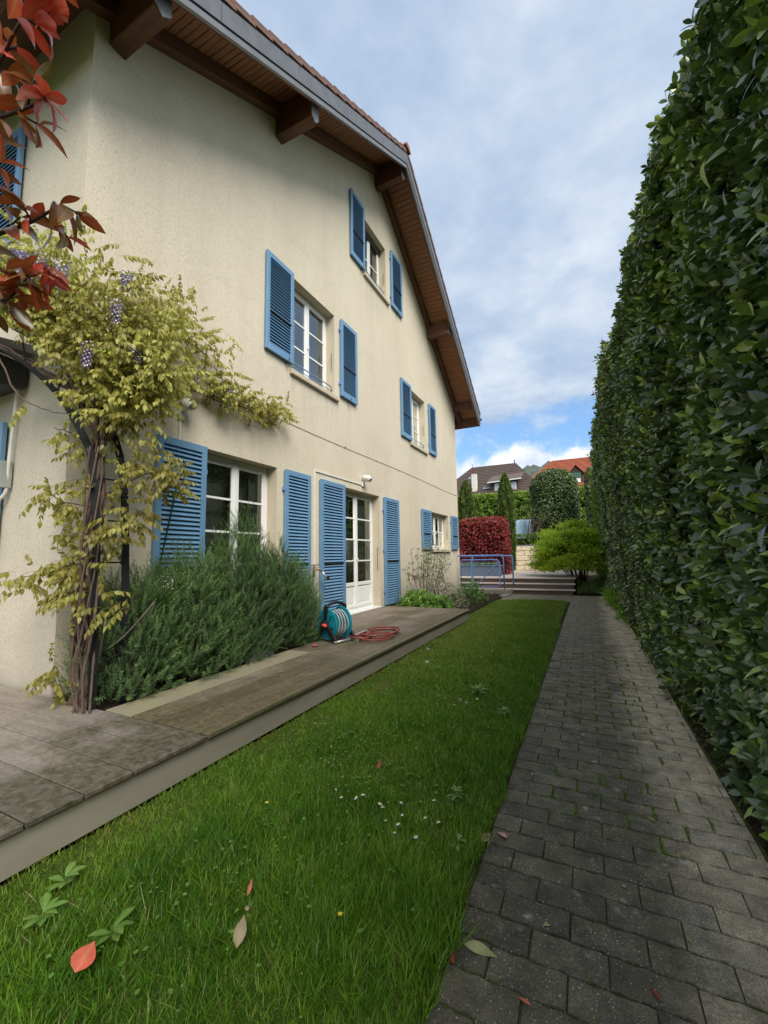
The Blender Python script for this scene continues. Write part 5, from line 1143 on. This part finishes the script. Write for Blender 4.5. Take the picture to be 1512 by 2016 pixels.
for k in range(20):
    ang = -1.2+2.4*k/19; top = Vector((-3.72+.35*abs(math.sin(k*1.7)), 9.9+1.25*math.sin(ang)+.2*math.sin(k*3), .75+.85*math.cos(ang*.8)*random.uniform(.7, 1.05)))
    b0_ = Vector((-3.7, 9.9+.15*math.sin(ang), .0)); mid = b0_.lerp(top, .55)+Vector((0, .16*math.sin(ang), -.08)); sp_ = spline([b0_, mid, top], 6); st.tube(sp_, [.009-.0005*i for i in range(len(sp_))], 5)
    for _ in range(22): v = sp_[random.randint(6, len(sp_)-1)]; P.append((v.x+random.gauss(0, .06), v.y+random.gauss(0, .07), v.z+random.gauss(0, .06)))
st.build('canes', M['bark'], rs, smooth=True); P = np.array(P); P[:, 0] = np.maximum(P[:, 0], WX+.04); foliage('leaves', P, rnd_dirs(len(P)), spE, ptE, rng.uniform(.9, 1.6, len(P)), rng.uniform(0, .8, len(P)), M['greyleaf'], rs, .5, .4, .5)
V, F = leafgeo(.06, .05, .5, -.5, 4); k = 26; place('bloom', scatter_mesh('bloom', (V, F), frames(jitter(np.tile([.2, -.3, .7], (k, 1)), .6), rnd_dirs(k)), np.tile([-3.62, 9.0, .83], (k, 1))+rng.normal(scale=.02, size=(k, 3)), rng.uniform(.8, 1.3, k), np.ones(k), M['petalpink'], WL[rs.name]), rs, WL[rs.name])
yp = thing('young_plant', 'single thin upright seedling at the foot of the wall by the deck end', 'plant', (-3.95, 8.75, .1)); MB().tube([(-3.95, 8.75, .0), (-3.94, 8.75, .5)], .006, 5).build('stem', M['fern'], yp)
P = np.array([(-3.94, 8.75, z) for z in (.2, .3, .38, .46, .5)]); foliage('leaves', P, np.tile([0, 0, 1.], (5, 1)), sprig(lfb, 4, .02, 1.3, 9)[0], None, np.full(5, 1.3), np.full(5, .6), M['greyleaf'], yp, .1, .9, .1)

# ---------------------------------------------------------------- blue railings and gate
def rail_frame(name, label, y, x0, x1, zt, zb, mesh=True):
    t = thing(name, label, 'railing' if name == 'blue_railing' else 'gate', (x1, y, zb)); r = .024
    MB().tube(spline([(x0, y, zt), (x0+.2, y, zt), (x1-.12, y, zt), (x1-.03, y, zt-.03), (x1, y, zt-.12)], 5)+[Vector((x1, y, zb))], r, 8).build('frame_tube', M['blue_rail'], t, smooth=True); return t
rf = rail_frame('blue_railing', 'blue tubular railing with end post by the house corner, nearer one', 14.1, -4.07, -2.52, 1.28, .17)
MB().tube([(-3.55, 14.1, .17), (-3.55, 14.1, 1.28)], .022, 8).build('post', M['blue_rail'], rf)
rg = rail_frame('blue_railing', 'blue tubular railing of the second run just behind the gate', 14.75, -4.07, -2.33, 1.26, .29)
gt = thing('garden_gate', 'blue metal gate with wire mesh and a diagonal brace next to the house', 'gate', (-3.2, 14.02, .2))
P = [(-3.95, 14.04, .26), (-3.95, 14.04, 1.06), (-3.88, 14.04, 1.14), (-2.72, 14.04, 1.14), (-2.64, 14.04, 1.06), (-2.64, 14.04, .34), (-2.72, 14.04, .26), (-3.95, 14.04, .26)]
MB().tube(P, .017, 8).build('gate_frame', M['blue_rail'], gt, smooth=True)
MB().tube([(-3.45, 14.04, .26), (-2.66, 14.04, 1.06)], .017, 8).build('brace', M['blue_rail'], gt); MB().tube([(-3.58, 14.04, .26), (-3.58, 14.04, 1.14)], .014, 8).build('upright', M['blue_rail'], gt)
wm_ = MB()
for k in range(20): wm_.tube([(-3.93+k*.066, 14.04, .62), (-3.93+k*.066, 14.04, 1.12)], .0025, 4)
for k in range(9): wm_.tube([(-3.94, 14.04, .62+k*.062), (-2.66, 14.04, .62+k*.062)], .0025, 4)
wm_.build('wire_mesh', M['blue_rail'], gt)
pl = thing('planter_box', 'long grey planter box on the terrace behind the blue gate', 'planter', (-3.75, 16.3, .485))
MB().box(-4.6, -3.02, 16.1, 16.5, .487, .86).box(-4.63, -2.99, 16.07, 16.53, .86, .90).build('box', M['planter'], pl, bevel=.01)
P, Nn = surf_box(200, -4.5, -3.1, 16.15, 16.45, .88, .92, '+z'); foliage('plants', P, Nn, spD, ptD, rng.uniform(.6, 1.3, len(P)), rng.uniform(.4, 1, len(P)), M['bedleaf'], pl)

# ---------------------------------------------------------------- clipped shrubs, cypresses, hedges beyond
def roundbox(P, box, p):
    c = np.array([(box[0]+box[1])/2, (box[2]+box[3])/2, box[4]]); h = np.array([(box[1]-box[0])/2, (box[3]-box[2])/2, box[5]-box[4]]); q = np.abs((P-c)/h)
    return c+(P-c)/((q**p).sum(1)**(1/p))[:, None]
def clipped(name, label, cat, box, n, proto, pt, m, sc, tbase=.4, amp=.25, faces='-x+x-y+z', corem='core', group=None, bumpy=.04, topl=0.0, rp=9):
    x0, x1, y0, y1, z0, z1 = box; t = thing(name, label, cat, ((x0+x1)/2, (y0+y1)/2, z0), group)
    MB().box(x0+.2, x1-.2, y0+.2, y1-.2, z0, z1-.2).build('inner_twigs', M[corem], t)
    P, Nn = surf_box(n, x0, x1, y0, y1, z0, z1, faces); P = roundbox(P, box, rp); P = P+Nn*(bumpy*fbm(P, 3, 91)-rng.exponential(.05, len(P)))[:, None]
    tt = np.clip(tbase+amp*fbm(P, 2.5, 92)+rng.normal(scale=.2, size=len(P))+topl*np.clip((P[:, 2]-z1+.45)/.45, 0, 1), 0, 1)
    foliage('leaves', P, Nn, proto, pt, rng.uniform(.7, 1.2, len(P))*sc, tt, m, t, .5, .4, .45); return t
clipped('red_photinia_hedge', 'clipped block of red leaved photinia behind the blue gate', 'shrub', (-4.95, -2.92, 17.3, 18.3, .48, 2.86), 4200, spD, ptD, M['redhedge'], 1.0, .42, .25, topl=.3)
def cypress(label, x, y, z0, r, h, n=5200):
    t = thing('cypress_tree', label, 'cypress', (x, y, z0), 'columnar cypresses'); MB().tube([(x, y, z0), (x, y, z0+h*.8)], [.09, .02], 7).build('trunk', M['barkgrey'], t)
    prof = lambda u: r*np.clip(.62+.5*u, 0, 1)*np.clip((1-u)*2.6, 0, 1)**.55
    b = MB(); k = 14; vs = [];
    for j in range(13):
        u = j/12; q = float(prof(np.array(u)))*.82+.001
        vs += [(x+q*math.cos(2*PI*i/k), y+q*math.sin(2*PI*i/k), z0+.1+h*.97*u) for i in range(k)]
    b.add(vs, [(j*k+i, j*k+(i+1) % k, (j+1)*k+(i+1) % k, (j+1)*k+i) for j in range(12) for i in range(k)]).build('inner_foliage', M['pinecore'], t)
    u = rng.random(n); a = rng.random(n)*6.283; flut = 1+.10*np.sin(a*7+np.sin(u*9)*1.5); rr = prof(u)*flut*rng.uniform(.82, 1.04, n)
    P = np.stack([x+rr*np.cos(a), y+rr*np.sin(a), z0+.05+h*u], 1); Nn = np.stack([np.cos(a), np.sin(a), np.zeros(n)], 1)
    V, F = leafgeo(.17, .035, .3, -.15, 3); tt = np.clip(.4+.25*np.sin(a*7+np.sin(u*9)*1.5)+rng.normal(scale=.18, size=n), 0, 1)
    foliage('crown', P, Nn, (V, F), None, rng.uniform(.6, 1.3, n), tt, M['cypress'], t, .22, 1.0, .14)
cypress('tall narrow cypress standing just right of the red photinia block', -3.22, 19.3, .48, .42, 4.35)
cypress('narrow cypress half hidden behind the far corner of the house', -4.95, 18.9, .48, .46, 4.1)
lff = leafgeo(.13, .07, .2, .2, 3); spF, ptF = sprig(lff, 5, .08, 1.15, 11)
clipped('clipped_hedge', 'long clipped bright green hedge below the brown roofed house', 'hedge', (-14, 4.5, 32, 33.4, TX, 5.95), 9500, spF, ptF, M['brighthedge'], 1.15, .38, .3, '-y+z', 'pinecore', topl=.55)
clipped('low_hedge', 'low green hedge along the top of the sandstone wall', 'hedge', (-6, 3.5, 21.5, 22.1, TX, 2.28), 2600, spD, ptD, M['brighthedge'], 1.0, .3, .3, '-y+z', 'pinecore')
tp_ = thing('laurel_topiary', 'big rounded dark green laurel clipped like a drum in front of the hedge', 'topiary', (-1.45, 24, TX)); n = 6500
a = rng.random(n)*6.283; zz_ = rng.random(n)**.85*4.05; R0 = 1.15*np.where(zz_ > 3.1, np.sqrt(np.clip(1-((zz_-3.1)/1.0)**2, 0, 1))*.98+.02, 1)*(1-.1*np.clip((1.2-zz_)/1.2, 0, 1)); P = np.stack([-1.45+R0*np.cos(a), 24+R0*np.sin(a), TX+zz_], 1)
extra = rnd_dirs(1500); extra[:, 2] = np.abs(extra[:, 2]); Pe = extra*[1.05, 1.05, .95]+[-1.45, 24, TX+3.1]; P = np.concatenate([P, Pe]); Nn = P-[-1.45, 24, 0]; Nn[:, 2] = np.clip((P[:, 2]-TX-3.1), 0, 1); Nn /= np.linalg.norm(Nn, axis=1, keepdims=True)
foliage('leaves', P, Nn, spF, ptF, rng.uniform(.6, .95, len(P)), np.clip(.25+rng.normal(scale=.2, size=len(P))+.15*fbm(P, 2, 4), 0, 1), M['laurel'], tp_, .5, .4, .4)
MB().tube([(-1.45, 24, TX), (-1.45, 24, TX+3.2), (-1.45, 24, TX+3.8)], [1.0, 1.0, .6], 16).build('inner_twigs', M['core'], tp_)
clipped('laurel_column', 'tall dark laurel column seen between the big topiary and the tall hedge', 'topiary', (.12, .95, 21.9, 22.9, TX, 5.4), 2600, spF, ptF, M['laurel'], .75, .25, .2)
lth = leafgeo(.16, .035, .3, .25, 3)
sp_t, pt_t = sprig(lth, 6, .10, .9, 13)
clipped('thuja_hedge', 'light green feathery conifer hedge continuing behind the tall laurel hedge', 'hedge', (.42, 1.6, 17.5, 20.6, .1, 5.0), 3600, sp_t, pt_t, M['brighthedge'], .9, .5, .25, '-x-y+z', 'pinecore')
# Japanese maple
mp = thing('maple_shrub', 'spreading lime green maple with many dark stems by the terrace steps', 'maple', (-.35, 16.6, .1)); st = MB(); P = []
for k in range(16):
    a = random.uniform(0, 2*PI); e = Vector((-.45+1.2*random.uniform(.3, .9)*math.cos(a), 16.6+1.0*random.uniform(.3, .9)*math.sin(a), 1.35+random.uniform(-.2, .9)))
    b0_ = Vector((-.3+.12*math.cos(a), 16.6+.12*math.sin(a), .1)); sp_ = spline([b0_, b0_.lerp(e, .4)+Vector((0, 0, .1)), e], 6); st.tube(sp_, [.03-.0019*i for i in range(len(sp_))], 6)
st.build('trunk', M['barkdark'], mp, smooth=True)
pads = []
for k in range(125):
    d = rnd_dirs(1)[0]; d[2] = abs(d[2])*1.0-.30*math.hypot(d[0], d[1]); rr = random.uniform(.55, 1.0); pads.append((-.52+1.30*d[0]*rr, 16.6+1.1*d[1]*rr, 1.15+1.55*d[2]*rr))
P = np.concatenate([np.array([p])+rng.normal(scale=(.17, .17, .06), size=(170, 3)) for p in pads]); Nn = rnd_dirs(len(P))*[1, 1, .3]
lm = leafgeo(.075, .05, .1, .3, 3, shape=[.1, 1, .6, .5, 0]); ml, mpt = sprig(lm, 3, .02, 1.3, 17)
tt = np.clip(.56+np.repeat(rng.normal(scale=.18, size=len(pads)), 170)+rng.normal(scale=.12, size=len(P))+.22*(P[:, 2]-1.8), 0, 1)
foliage('crown', P, Nn, ml, None, rng.uniform(.6, 1.1, len(P)), tt, M['maple'], mp, .7, -.25, .3)
# ground cover and ferns at the far end of the path
gcv = thing('ground_cover', 'dark green low ground cover between the terrace steps and the tall hedge', 'ground cover', (.1, 15.2, 0), kind='stuff')
P = np.stack([rng.uniform(-.38, .75, 1500), rng.uniform(14.45, 17.6, 1500), np.zeros(1500)], 1); P[:, 2] = .05+.32*np.clip((P[:, 1]-14.4)/.8, 0, 1)*rng.random(1500)+.08*fbm(P, 3, 9)
foliage('ground_cover_leaves', P, np.tile([0, -.3, 1.], (1500, 1)), spE, ptE, rng.uniform(.9, 1.8, 1500), np.clip(rng.normal(.35, .2, 1500), 0, 1), M['cypress'], gcv)
tag(MB().box(-.36, 2, 14.42, 20.9, -.02, .06).build('planting_bed', M['soil']), kind='structure')
frn = leafgeo(.26, .05, .3, .35, 4); spG, ptG = sprig(frn, 7, .04, .75, 19)
for i, (x, y, s, lab) in enumerate(((.60, 9.4, .75, 'fresh green fern tuft at the hedge foot, nearest of the row'), (.60, 10.3, .95, 'fresh green fern tuft at the hedge foot, second from the near end'), (.58, 11.3, 1.1, 'fresh green fern tuft at the hedge foot in the middle of the row'), (.56, 12.3, 1.3, 'tall fresh green fern tuft at the hedge foot, next to last'), (.55, 13.4, 1.4, 'fresh green fern tuft at the hedge foot, farthest of the row'))):
    t = thing('fern_tuft', lab, 'fern', (x, y, 0)); k = 26; P = np.stack([rng.normal(x, .07, k), rng.normal(y, .3, k), rng.uniform(0, .12*s, k)], 1)
    foliage('fronds', P, np.tile([-.3, 0, .6], (k, 1)), spG, ptG, rng.uniform(.6, 1.1, k)*s, rng.uniform(.3, 1, k), M['fern'], t, .6, .6, .25)
P = np.stack([rng.uniform(.61, .74, 1500), rng.uniform(1.0, 12.5, 1500), np.full(1500, .0)], 1); n = len(P)
o = place('path_edge_grass', scatter_mesh('path_edge_grass', BL[1], rotz(rng.random(n)*6.28), P[:n], np.stack([np.full(n, .1), rng.uniform(.03, .09, n), rng.uniform(.02, .07, n)*(.3+.7*(P[:, 1] > 4))], 1), rng.uniform(.2, .85, n), M['grass'])); tag(o, 'sparse grass in the soil strip between the paving and the hedge', 'grass', kind='stuff')
bx = thing('dark_panel', 'small dark square garden light tilted in the ground cover by the path end', 'garden light', (.52, 14.75, .1))
MB().prism([(.40, 14.74, .18), (.63, 14.70, .24), (.66, 14.78, .47), (.43, 14.82, .42)], (0.01, .04, 0)).build('panel', M['black'], bx); MB().tube([(.52, 14.8, 0), (.52, 14.8, .2)], .015, 6).build('stake', M['black'], bx)
# pool cover and the bare shrub before it
pc = thing('pool_cover', 'pale blue translucent pool enclosure on the upper garden', 'pool cover', (-3.1, 26, TX))
for k in range(5):
    x0 = -5.6+k*.72; h = 3.35-TX; pts = [(x0, 26+1.6*math.cos(q), TX+h*math.sin(q)**.7) for q in np.linspace(0, PI, 12)]
    dx = .70; tail = 0 if k < 4 else -0.15
    o = MB().add([p for p in pts]+[(p[0]+dx, p[1], TX+(p[2]-TX)*(1 if k < 4 else .86)) for p in pts], [(i, i+1, i+13, i+12) for i in range(11)]).build('panel', M['pool'], pc, smooth=True)
    MB().tube([(p[0]+dx+.01, p[1], p[2]+.01) for p in pts], .025, 6).build('hoop', M['whiteplas'], pc)
bs = thing('bare_shrub', 'mostly bare twiggy shrub in front of the pale pool cover', 'shrub', (-2.7, 22.5, TX)); st = MB(); P = []
for k in range(16):
    x = -3.0+1.7*k/15*.8; e = (x+random.uniform(-.3, .5), 22.5, 3.1+random.uniform(-.2, .7)); sp_ = spline([(-2.7+random.uniform(-.2, .2), 22.5, TX), ((x-2.7)/2+random.uniform(-.1, .1), 22.5+random.uniform(-.2, .2), 2.5), e], 5); st.tube(sp_, [.022-.0014*i for i in range(len(sp_))], 5)
    P += [tuple(Vector(e)+Vector((random.gauss(0, .1), 0, random.gauss(0, .12)))) for _ in range(5)]
st.build('branches', M['bark'], bs); P = np.array(P); foliage('leaves', P, rnd_dirs(len(P)), spE, ptE, rng.uniform(1, 2, len(P)), rng.uniform(.5, 1, len(P)), M['bedleaf'], bs)

# ---------------------------------------------------------------- houses on the slope
def hip_roof(b, x0, x1, y0, y1, ze, zr, i0, i1, th=.0):
    ym = (y0+y1)/2; b.add([(x0,y0,ze),(x1,y0,ze),(x1,y1,ze),(x0,y1,ze),(x0+i0,ym,zr),(x1-i1,ym,zr)], [(0,1,5,4),(1,2,5),(2,3,4,5),(3,0,4),(0,3,2,1)])
bh = thing('brown_roofed_house', 'house with a brown tiled hip roof, white chimney and dormer beyond the hedge', 'house', (-12, 60, 4.4))
MB().box(-18.5, -5.2, 59.5, 69, 4, 10.0).build('wall', M['housewall'], bh)
b = MB(); hip_roof(b, -20.5, -4.3, 57.0, 71, 9.2, 15.0, 5.0, 4.8); rfb = b.build('roof', M['rooftile'], bh)
# courses of tiles: stepped strips up the front and right slopes
sl2 = (15.0-9.2)/7.0; cs = MB(); nrow = 20
for k in range(nrow):
    t0_, t1_ = k/nrow, (k+.82)/nrow; y0, y1 = 57.0+7*t0_, 57.0+7*t1_; z0, z1 = 9.2+5.8*t0_, 9.2+5.8*t1_
    xa0, xa1, xb0, xb1 = -20.5+5*t0_, -20.5+5*t1_, -4.3-4.8*t0_, -4.3-4.8*t1_
    cs.add([(xa0, y0-.05, z0+.13), (xb0, y0-.05, z0+.13), (xb1, y1, z1+.03), (xa1, y1, z1+.03), (xa0, y0-.02, z0-.0), (xb0, y0-.02, z0-.0)], [(0, 1, 2, 3), (4, 5, 1, 0)])
    xr0, xr1 = -4.3-4.8*t0_, -4.3-4.8*t1_; cs.add([(xr0+.05, 57+7*t0_, z0+.13), (xr0+.05, 71-7*t0_, z0+.13), (xr1, 71-7*t1_, z1+.03), (xr1, 57+7*t1_, z1+.03), (xr0+.02, 57+7*t0_, z0), (xr0+.02, 71-7*t0_, z0)], [(0, 1, 2, 3), (4, 5, 1, 0)])
o = cs.build('tile_courses', M['rooftile'], rfb); o['kind'] = 'stuff'
def fz(y): return 9.2+(y-57.0)*sl2
ch = MB().box(-14.35, -13.65, 58.2, 58.9, 10.0, 12.9).build('chimney', M['whitewall'], bh, bevel=.03); MB().box(-14.42, -13.58, 58.12, 58.97, 12.9, 13.02).box(-14.2, -13.8, 58.3, 58.75, 13.02, 13.35).build('chimney_cap', M['rustwall'], ch)
def skylight(x0, x1, z0, z1, parent, y_of, nm='skylight'):
    ya, yb = y_of(z0), y_of(z1); f_ = MB().prism([(x0, ya-.12, z0), (x1, ya-.12, z0), (x1, yb-.12, z1), (x0, yb-.12, z1)], (0, .1, -.02)).build(nm, M['zinc'], parent)
    d = .1; MB().add([(x0+d, ya-.13, z0+d), (x1-d, ya-.13, z0+d), (x1-d, yb-.13, z1-d), (x0+d, yb-.13, z1-d)], [(0,1,2,3)]).build('pane', M['dimglass'], f_)
yo = lambda z: 57.0+(z-9.2)/sl2
skylight(-15.6, -14.75, 12.55, 13.2, bh, yo); skylight(-12.9, -11.7, 10.45, 11.2, bh, yo)
dm = MB().prism([(-11.6, 57.9, 10.0), (-7.9, 57.9, 10.0), (-7.9, 57.9, 11.35), (-11.6, 57.9, 11.2)], (0, 2.5, 0)).build('dormer', M['dormerwood'], bh)
MB().prism([(-11.9, 57.4, 11.22), (-7.4, 57.4, 11.45), (-7.4, 60.7, 12.75), (-11.9, 60.7, 12.5)], (0, 0, .14)).build('dormer_roof', M['rooftile'], dm); MB().prism([(-11.95, 57.36, 11.12), (-7.38, 57.36, 11.35), (-7.38, 57.36, 11.5), (-11.95, 57.36, 11.27)], (0, -.06, 0)).build('dormer_fascia', M['white'], dm)
for (x0, x1) in ((-11.05, -9.95), (-9.3, -8.15)):
    f_ = MB().box(x0, x1, 57.82, 57.9, 10.05, 11.08).build('window', M['white'], dm)
    for i in range(3):
        for j in range(2): MB().box(x0+.08+i*(x1-x0-.1)/3, x0+.02+(i+1)*(x1-x0-.1)/3, 57.79, 57.82, 10.12+j*.48, 10.54+j*.48).build('pane', M['dimglass'], f_)
MB().tube([(-15.5, 64, 15.0), (-15.5, 64, 15.5)], .04, 5).tube([(-9.1, 64, 15), (-9.1, 64, 15.5)], .08, 5).build('finial', M['rustwall'], bh)
rh = thing('red_roofed_house', 'house with an orange red tiled roof and timber dormers beyond the hedge', 'house', (0, 78, 6))
MB().box(-9.5, 9, 79, 90, 6, 13.4).build('wall', M['rustwall'], rh)
b = MB(); hip_roof(b, -11.2, 11, 76.5, 92.5, 12.6, 19.0, 6.2, 5); rr_ = b.build('roof', M['roofred'], rh); sr = (19.0-12.6)/8.0; yo2 = lambda z: 76.5+(z-12.6)/sr
cs = MB()
for k in range(22):
    t0_, t1_ = k/22, (k+.85)/22; y0, y1 = 76.5+8*t0_, 76.5+8*t1_; z0, z1 = 12.6+6.4*t0_, 12.6+6.4*t1_
    cs.add([(-11.2+6.2*t0_, y0-.05, z0+.10), (11-5*t0_, y0-.05, z0+.10), (11-5*t1_, y1, z1+.02), (-11.2+6.2*t1_, y1, z1+.02)], [(0, 1, 2, 3)])
cs.build('tile_courses', M['roofred'], rr_)['kind'] = 'stuff'
for (x0, x1, z0, z1) in ((-3.6, -2.95, 15.9, 16.5), (-1.75, -1.1, 16.2, 16.75), (2.9-.4, 3.3-.1, 16.6, 17.3)): skylight(x0, x1, z0, z1, rh, yo2)
for (xc, zb, wd, ht) in ((-.95, 13.7, 2.1, 2.6), (-4.55, 14.6, 1.5, 1.6)):
    d_ = MB().prism([(xc-wd/2, 77.2, zb-.5), (xc+wd/2, 77.2, zb-.5), (xc+wd/2, 77.2, zb+ht*.5), (xc, 77.2, zb+ht-.15), (xc-wd/2, 77.2, zb+ht*.5)], (0, 5, 0)).build('dormer', M['dormerwood'], rh)
    MB().prism([(xc-wd/2-.25, 76.9, zb+ht*.42), (xc, 76.9, zb+ht), (xc, 76.9, zb+ht+.16), (xc-wd/2-.3, 76.9, zb+ht*.42+.12)], (0, 5, 0)).prism([(xc+wd/2+.25, 76.9, zb+ht*.42), (xc, 76.9, zb+ht), (xc, 76.9, zb+ht+.16), (xc+wd/2+.3, 76.9, zb+ht*.42+.12)], (0, 5, 0)).build('dormer_roof', M['roofred'], d_)
    if wd > 2:
        MB().box(xc-.7, xc+.7, 77.1, 77.19, zb+.35, zb+1.25).build('green_blind', M['greenshutter'], d_); MB().box(xc-.1, xc+.65, 77.05, 77.19, zb-.45, zb+.25).build('window', M['white'], d_)
